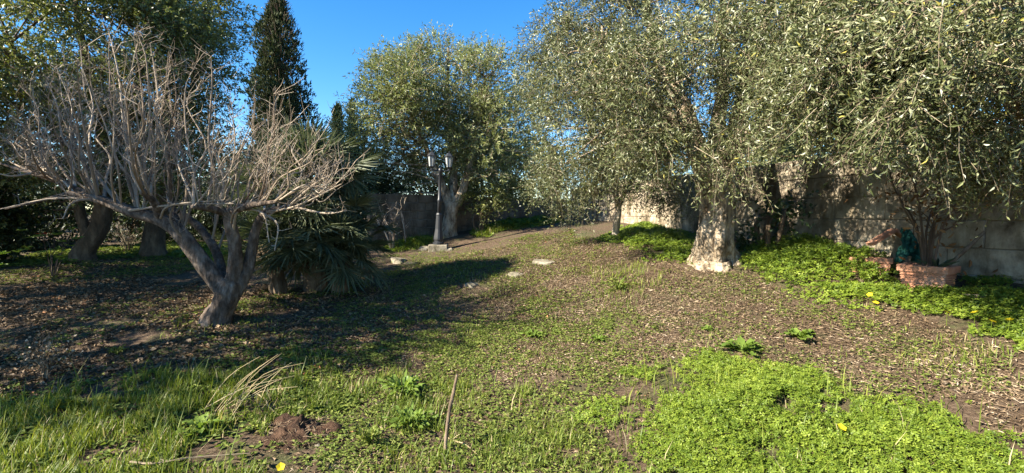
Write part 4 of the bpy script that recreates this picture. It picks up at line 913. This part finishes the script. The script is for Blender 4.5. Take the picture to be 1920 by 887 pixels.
# ------------------------------------------------------------------ ground cover
def poly(pts): return np.array([G(*p)[:2] if p[1] <= 886 else G(p[0], p[1])[:2] for p in pts])
def inside(x, y, pg):
    r = np.zeros(len(x), bool); j = len(pg) - 1
    for i in range(len(pg)):
        a, c = pg[i], pg[j]; cond = ((a[1] > y) != (c[1] > y)) & (x < (c[0] - a[0]) * (y - a[1]) / (c[1] - a[1] + 1e-12) + a[0]); r ^= cond; j = i
    return r
def scatter(pg, dens, rng, wob=.12):
    lo, hi = pg.min(0) - .1, pg.max(0) + .1; n = int((hi[0] - lo[0]) * (hi[1] - lo[1]) * dens)
    x = rng.uniform(lo[0], hi[0], n); y = rng.uniform(lo[1], hi[1], n)
    k = inside(x + wob * (fbm(x, y, 2.5) - .5) * 3, y + wob * (fbm(x, y, 2.5, 50) - .5) * 3, pg); return x[k], y[k]
def edge_dist(x, y, pg):
    d = np.full(len(x), 9.)
    for i in range(len(pg)):
        a, c = pg[i - 1], pg[i]; v = c - a; tt_ = np.clip(((x - a[0]) * v[0] + (y - a[1]) * v[1]) / (v @ v + 1e-9), 0, 1)
        d = np.minimum(d, np.hypot(x - a[0] - tt_ * v[0], y - a[1] - tt_ * v[1]))
    return d
def clover(pg, dens, hmax, size, seed, label, name='clover', gaps=.42):
    rng = np.random.default_rng(seed); x, y = scatter(pg, dens, rng, .2)
    f = fbm(x, y, 3.2, seed); ed = edge_dist(x, y, pg)
    k = (.65 * f + .35 * fbm(x, y, 11, seed + 8) > gaps - .12 * np.clip(ed * 1.6, 0, 1)) & (rng.random(len(x)) < np.clip(.10 + ed * 3.2, 0, 1)); x, y, f, ed = x[k], y[k], f[k], ed[k]
    top = hmax * np.clip(.12 + ed * 1.8, 0, 1) * np.clip(.1 + 1.35 * (fbm(x, y, 2.1, seed + 3) * 1.5 - .25) + .3 * vnoise(x, y, 9), .15, 1.6); z = gz(x, y) + .012 + top * rng.uniform(.25, 1.0, len(x)) ** .7
    n = len(x); C = np.stack([x, y, z], -1)
    N = nrm(np.array([-.15, -.1, 1.]) + rng.normal(size=(n, 3)) * .42); a0 = rng.random(n) * 6.28; s = size * rng.uniform(.45, 1.3, n)
    ref = np.stack([np.cos(a0), np.sin(a0), np.zeros(n)], -1); U = nrm(ref - N * (ref * N).sum(-1, keepdims=True)); W = np.cross(N, U)
    va = np.clip(.08 + .7 * rng.random(n) + .5 * (f - .5), 0, 1); g = Geo()
    for j in range(3):
        a = j * 2.094; D = U * math.cos(a) + W * math.sin(a); Sd = np.cross(N, D); sc = s[:, None]
        V = np.stack([C, C + D * sc * .50 + Sd * sc * .34 + N * sc * .03, C + D * sc * .40 - N * sc * .07, C + D * sc * .50 - Sd * sc * .34 + N * sc * .03], 1)
        # heart: base, lobe, notch, lobe
        V[:, 2] = C + D * sc * .46 - N * sc * .06
        F = (np.arange(n) * 4)[:, None] + np.array([[0, 1, 2, 3]])
        g.add(V.reshape(-1, 3), F, np.repeat(va, 4))
    m = n // 9; st = C[:m]; bt = st.copy(); bt[:, 2] = gz(bt[:, 0], bt[:, 1]); bt[:, :2] += rng.normal(size=(m, 2)) * .01
    V, F, A = tubes(np.stack([bt, st - N[:m] * .001], 1), np.full((m, 2), .0011), 3, np.full(m, .3)); g.add(V, F, A)
    return tag(g.obj(name, 'clover_leaf'), label, 'clover', kind='stuff')
C1 = poly([(1190, 800), (1210, 755), (1270, 730), (1255, 690), (1290, 655), (1330, 655), (1400, 668), (1520, 672), (1570, 705), (1610, 735), (1700, 742), (1800, 768), (1900, 805), (1990, 830), (2050, 980), (1250, 980), (1190, 880), (1170, 840)])
C1c = poly([(1050, 790), (1080, 755), (1140, 742), (1190, 752), (1185, 800), (1140, 822), (1080, 812)])
C1b = poly([(1135, 705), (1170, 680), (1245, 678), (1255, 715), (1190, 732), (1140, 725)])
C2 = poly([(1480, 548), (1560, 528), (1690, 535), (1790, 540), (1920, 545), (2050, 560), (2050, 710), (1920, 672), (1850, 652), (1760, 608), (1650, 582), (1530, 565)])
C2b = poly([(1375, 478), (1480, 456), (1620, 472), (1700, 495), (1700, 540), (1560, 540), (1480, 552), (1400, 525), (1370, 500)])
C2c = poly([(1780, 520), (1920, 522), (2050, 530), (2050, 570), (1900, 555), (1790, 545)])
C3 = poly([(1110, 452), (1190, 418), (1250, 424), (1310, 440), (1315, 490), (1330, 500), (1300, 505), (1240, 498), (1200, 478), (1150, 462)])
C4 = poly([(880, 440), (960, 418), (1050, 411), (1050, 420), (960, 433), (890, 447)])
C5 = poly([(700, 470), (740, 458), (800, 440), (830, 448), (800, 462), (740, 476)])
C6 = poly([(300, 478), (380, 466), (520, 470), (520, 490), (440, 510), (390, 505)])
clover(C1, 9500, .075, .027, 501, 'bright green clover carpet mounded across the sunny front')
clover(C1c, 8500, .10, .027, 511, 'separate small clover mound beside bare soil in front')
clover(C1b, 8500, .10, .027, 512, 'small clover tuft just above the front clover carpet')
clover(C2, 5600, .13, .042, 502, 'tall clover bank in front of the terracotta planters')
clover(C2b, 4000, .24, .041, 503, 'shaded clover bank between the thick olive trunk and the planters')
clover(C2c, 2600, .2, .045, 504, 'clover strip along the foot of the wall past the planters')
clover(C3, 2000, .14, .05, 505, 'sunlit clover bed under the slender young olive')
clover(C4, 900, .14, .08, 506, 'bright strip of ground clover below the low brown wall')
clover(C5, 1800, .14, .06, 507, 'bright clover patch behind the lamp post foot')
clover(C6, 700, .12, .08, 508, 'clover patch glowing behind the forked bare trunk')

def grass(areas, seed, label, name='grass', w0=.0027):
    rng = np.random.default_rng(seed); g = Geo()
    for pg, dens, h, clump in areas:
        x, y = scatter(pg, dens, rng); k = fbm(x, y, 4, seed) > clump; x, y = x[k], y[k]; n = len(x)
        if n == 0: continue
        hh = h * rng.uniform(.4, 1.3, n) * (.5 + vnoise(x, y, 5, 3)); a = rng.random(n) * 6.28; bend = rng.uniform(.1, .75, n) * hh
        o = np.stack([np.cos(a), np.sin(a), np.zeros(n)], -1); sd = np.stack([-np.sin(a), np.cos(a), np.zeros(n)], -1)
        B = np.stack([x, y, gz(x, y) - .005], -1); up = np.array([0, 0, 1.]); w_ = (w0 * rng.uniform(.7, 1.5, n))[:, None]
        p1 = B + up * (hh * .5)[:, None] + o * (bend * .25)[:, None]; p2 = B + up * (hh * .95)[:, None] + o * bend[:, None]
        V = np.stack([B + sd * w_, B - sd * w_, p1 + sd * w_ * .85, p1 - sd * w_ * .85, p2], 1); i = (np.arange(n) * 5)[:, None]
        va = np.clip(.18 + .5 * rng.random(n) + .7 * (fbm(x, y, 1.3, 8) - .42), 0, .9); va = np.where(rng.random(n) < .07, 1.0, va)
        n0 = g.n; g.add(V.reshape(-1, 3), i + np.array([[0, 1, 3, 2]]), np.repeat(va, 5)); g.F.append(i + np.array([[2, 3, 4]]) + n0)
    return tag(g.obj(name, 'grass_blade'), label, 'grass', kind='stuff')
A1 = poly([(-150, 745), (120, 735), (300, 712), (470, 690), (560, 720), (650, 770), (520, 800), (500, 980), (-150, 980)])
A2 = poly([(640, 740), (760, 690), (860, 720), (1000, 740), (1080, 800), (1200, 880), (1250, 980), (640, 980), (700, 860), (650, 800)])
A3 = poly([(600, 600), (1000, 560), (1250, 640), (1100, 760), (700, 720)])
A4 = poly([(1650, 690), (1780, 630), (1930, 680), (1960, 720), (1850, 740)])
A5 = poly([(1100, 500), (1200, 490), (1260, 560), (1130, 600)])
A6 = poly([(1150, 700), (1500, 700), (1900, 820), (1950, 980), (1150, 980)])
A7 = poly([(720, 500), (900, 470), (960, 520), (720, 545)])
A8 = poly([(380, 690), (560, 650), (680, 720), (600, 780), (400, 760)])
A9 = poly([(280, 580), (520, 560), (560, 640), (300, 660)])
L1 = poly([(900, 560), (1100, 450), (1300, 500), (1500, 540), (1650, 580), (1800, 640), (2000, 760), (2000, 840), (1700, 745), (1560, 700), (1250, 670), (1000, 720)])
L2 = poly([(560, 640), (760, 500), (1060, 430), (1120, 470), (1000, 700), (600, 720)])
L3 = poly([(-150, 560), (200, 520), (500, 540), (760, 560), (700, 700), (480, 720), (250, 720), (-150, 760)])
L4 = poly([(500, 740), (760, 720), (1200, 760), (1200, 980), (500, 980)])
grass([(A1, 5600, .085, .46), (A1, 260, .2, .4), (A2, 4200, .07, .47), (A2, 150, .16, .4), (A8, 1800, .09, .45), (A3, 500, .05, .52), (A4, 1300, .07, .40), (A5, 900, .09, .4), (A6, 230, .17, .3), (A7, 900, .05, .5), (C4, 900, .14, .3), (C5, 900, .14, .3), (A9, 300, .06, .4), (L1, 260, .05, .4), (L2, 400, .045, .4)], 601, 'green and yellowing grass blades over the front of the garden')

def weeds(areas, seed, label, name='ground_weeds'):
    rng = np.random.default_rng(seed); g = Geo()
    for pg, dens, sz, thr in areas:
        x, y = scatter(pg, dens, rng, .25); k = (.6 * fbm(x, y, 2.2, seed) + .4 * fbm(x, y, 7, seed + 4)) > thr + .08 * rng.normal(size=len(x)); x, y = x[k], y[k]; n = len(x)
        C = np.stack([x, y, gz(x, y) + rng.uniform(.005, .035, n)], -1)
        for j in range(2):
            a = rng.random(n) * 6.28; D = np.stack([np.cos(a), np.sin(a), rng.uniform(-.1, .5, n)], -1); N = np.array([0, 0, 1.]) + rng.normal(size=(n, 3)) * .35; s = sz * 1.15 * rng.uniform(.6, 1.3, n)
            V, F, A = leaves(C, D, N, s, s * rng.uniform(.4, .65, n), np.clip(rng.normal(.5, .22, n), 0, 1)); g.add(V, F, A)
    return tag(g.obj(name, 'weed_leaf'), label, 'weeds', kind='stuff')
W1 = poly([(560, 700), (760, 600), (1000, 560), (1250, 600), (1300, 660), (1100, 760), (1250, 980), (560, 980)])
W2 = poly([(450, 560), (720, 480), (1060, 430), (1200, 520), (1000, 640), (560, 700), (430, 680)])
W3 = poly([(-100, 640), (480, 560), (520, 720), (300, 980), (-100, 980)])
W4 = poly([(1200, 500), (1480, 540), (1900, 700), (1950, 760), (1600, 740), (1300, 650)])
W5 = poly([(100, 600), (300, 540), (460, 540), (400, 590), (200, 620)])
W6 = poly([(-100, 530), (150, 482), (400, 462), (640, 455), (640, 480), (440, 500), (200, 535)])
W8 = poly([(-60, 505), (100, 472), (330, 453), (480, 455), (330, 478), (150, 492)])
weeds([(W1, 3900, .022, .50), (W2, 1300, .026, .53), (W3, 700, .03, .56), (W4, 1700, .022, .52), (W5, 700, .026, .55), (W6, 900, .03, .5), (A1, 1500, .042, .52), (A8, 900, .04, .5), (W8, 700, .06, .4)], 602, 'low chickweed-like green weeds carpeting the bare soil')

def litter(areas, seed, label, name, mat, ratio, flat=.35, curl=.1, fine=False):
    rng = np.random.default_rng(seed); g = Geo()
    for pg, dens, L, thr in areas:
        x, y = scatter(pg, dens, rng, .3); k = fbm(x, y, 1.6, seed) > thr; x, y = x[k], y[k]; n = len(x)
        C = np.stack([x, y, gz(x, y) + rng.uniform(.004, .02, n)], -1); a = rng.random(n) * 6.28; D = np.stack([np.cos(a), np.sin(a), rng.normal(size=n) * .2], -1)
        N = np.array([0, 0, 1.]) + rng.normal(size=(n, 3)) * flat; s = L * rng.uniform(.5, 1.3, n)
        V, F, A = leaves(C, D, N, s, s * ratio * rng.uniform(.7, 1.3, n), np.clip(rng.normal(.45, .27, n) + .5 * (fbm(x, y, 2.5, 77) - .5), 0, .96), curl=curl, fine=fine); g.add(V, F, A)
    return tag(g.obj(name, mat), label, 'leaf litter', kind='stuff')
L5 = np.array([[2.4, 1.4], [5.4, 1.4], [5.0, 3.9], [3.3, 3.3]])
litter([(L5, 2200, .04, .25), (L1, 4600, .038, .28), (L1, 500, .05, .3), (W1, 1300, .03, .2), (L2, 1900, .034, .25), (L4, 800, .034, .3)], 603, 'dry tan olive leaves and chips covering the sunny slope', 'leaf_litter', 'litter', .2)
litter([(L3, 1500, .042, .30), (L3, 300, .062, .42), (W6, 500, .055, .2), (L2, 350, .045, .4), (L4, 160, .05, .4)], 604, 'curled brown fallen leaves under the bare tree', 'fallen_leaves', 'fallen_leaf', .55, .45, .22)

# ------------------------------------------------------------------ yellow flowers
flg = Geo(); th = np.arange(5) * 2 * math.pi / 5
for a in th:
    D = np.array([[math.cos(a), math.sin(a), .35]]); V, F, A = leaves(np.array([[0, 0, 0.]]), D, np.array([[-.35 * math.cos(a), -.35 * math.sin(a), 1]]), .022, .019, np.array([.5]), widest=.7, curl=.05); flg.add(V, F, A)
fm = flg.mesh('petals')
for k, (px, py, h, lab) in enumerate([(1578, 802, .17, 'yellow flower alone in the front clover carpet'), (1776, 586, .22, 'yellow flower in the clover, below the front corner of the big planter'), (1860, 603, .22, 'yellow flower between two others near the grey stone slab'), (1893, 600, .24, 'largest yellow flower, beside the grey stone slab'),
                                      (1828, 586, .22, 'yellow flower at the back of the group by the stone slab'), (1631, 553, .2, 'upper of two yellow flowers under the small half-buried planter'), (1642, 568, .18, 'lower of two yellow flowers under the small half-buried planter'), (526, 876, .12, 'yellow flower in the grass below the brown soil heap')]):
    d = ray(px, py); b = G(px, py + (18 if h < .2 else 22)); Yf = b[1]; hd = P(px, py, Yf - .05); b = on_ground(hd)
    t = thing('yellow_flower', lab, 'flower', 'yellow flowers among the clover'); t.location = hd; t.rotation_euler = (.5 + .2 * math.sin(k * 3), .2 * math.cos(k * 5), k)
    o = link('petals', fm, 'petal', t); o.scale = (1.25, 1.25, 1.25)
    from mathutils import Euler
    lb = t.rotation_euler.to_matrix().inverted() @ Vector(b - hd)
    g = Geo(); addtube(g, [np.array(lb), np.array(lb) * .5 + (.004, 0, 0), (0, 0, 0)], [.0018, .0016, .0014], 4, n=5); g.obj('stem', 'clover_leaf', t)
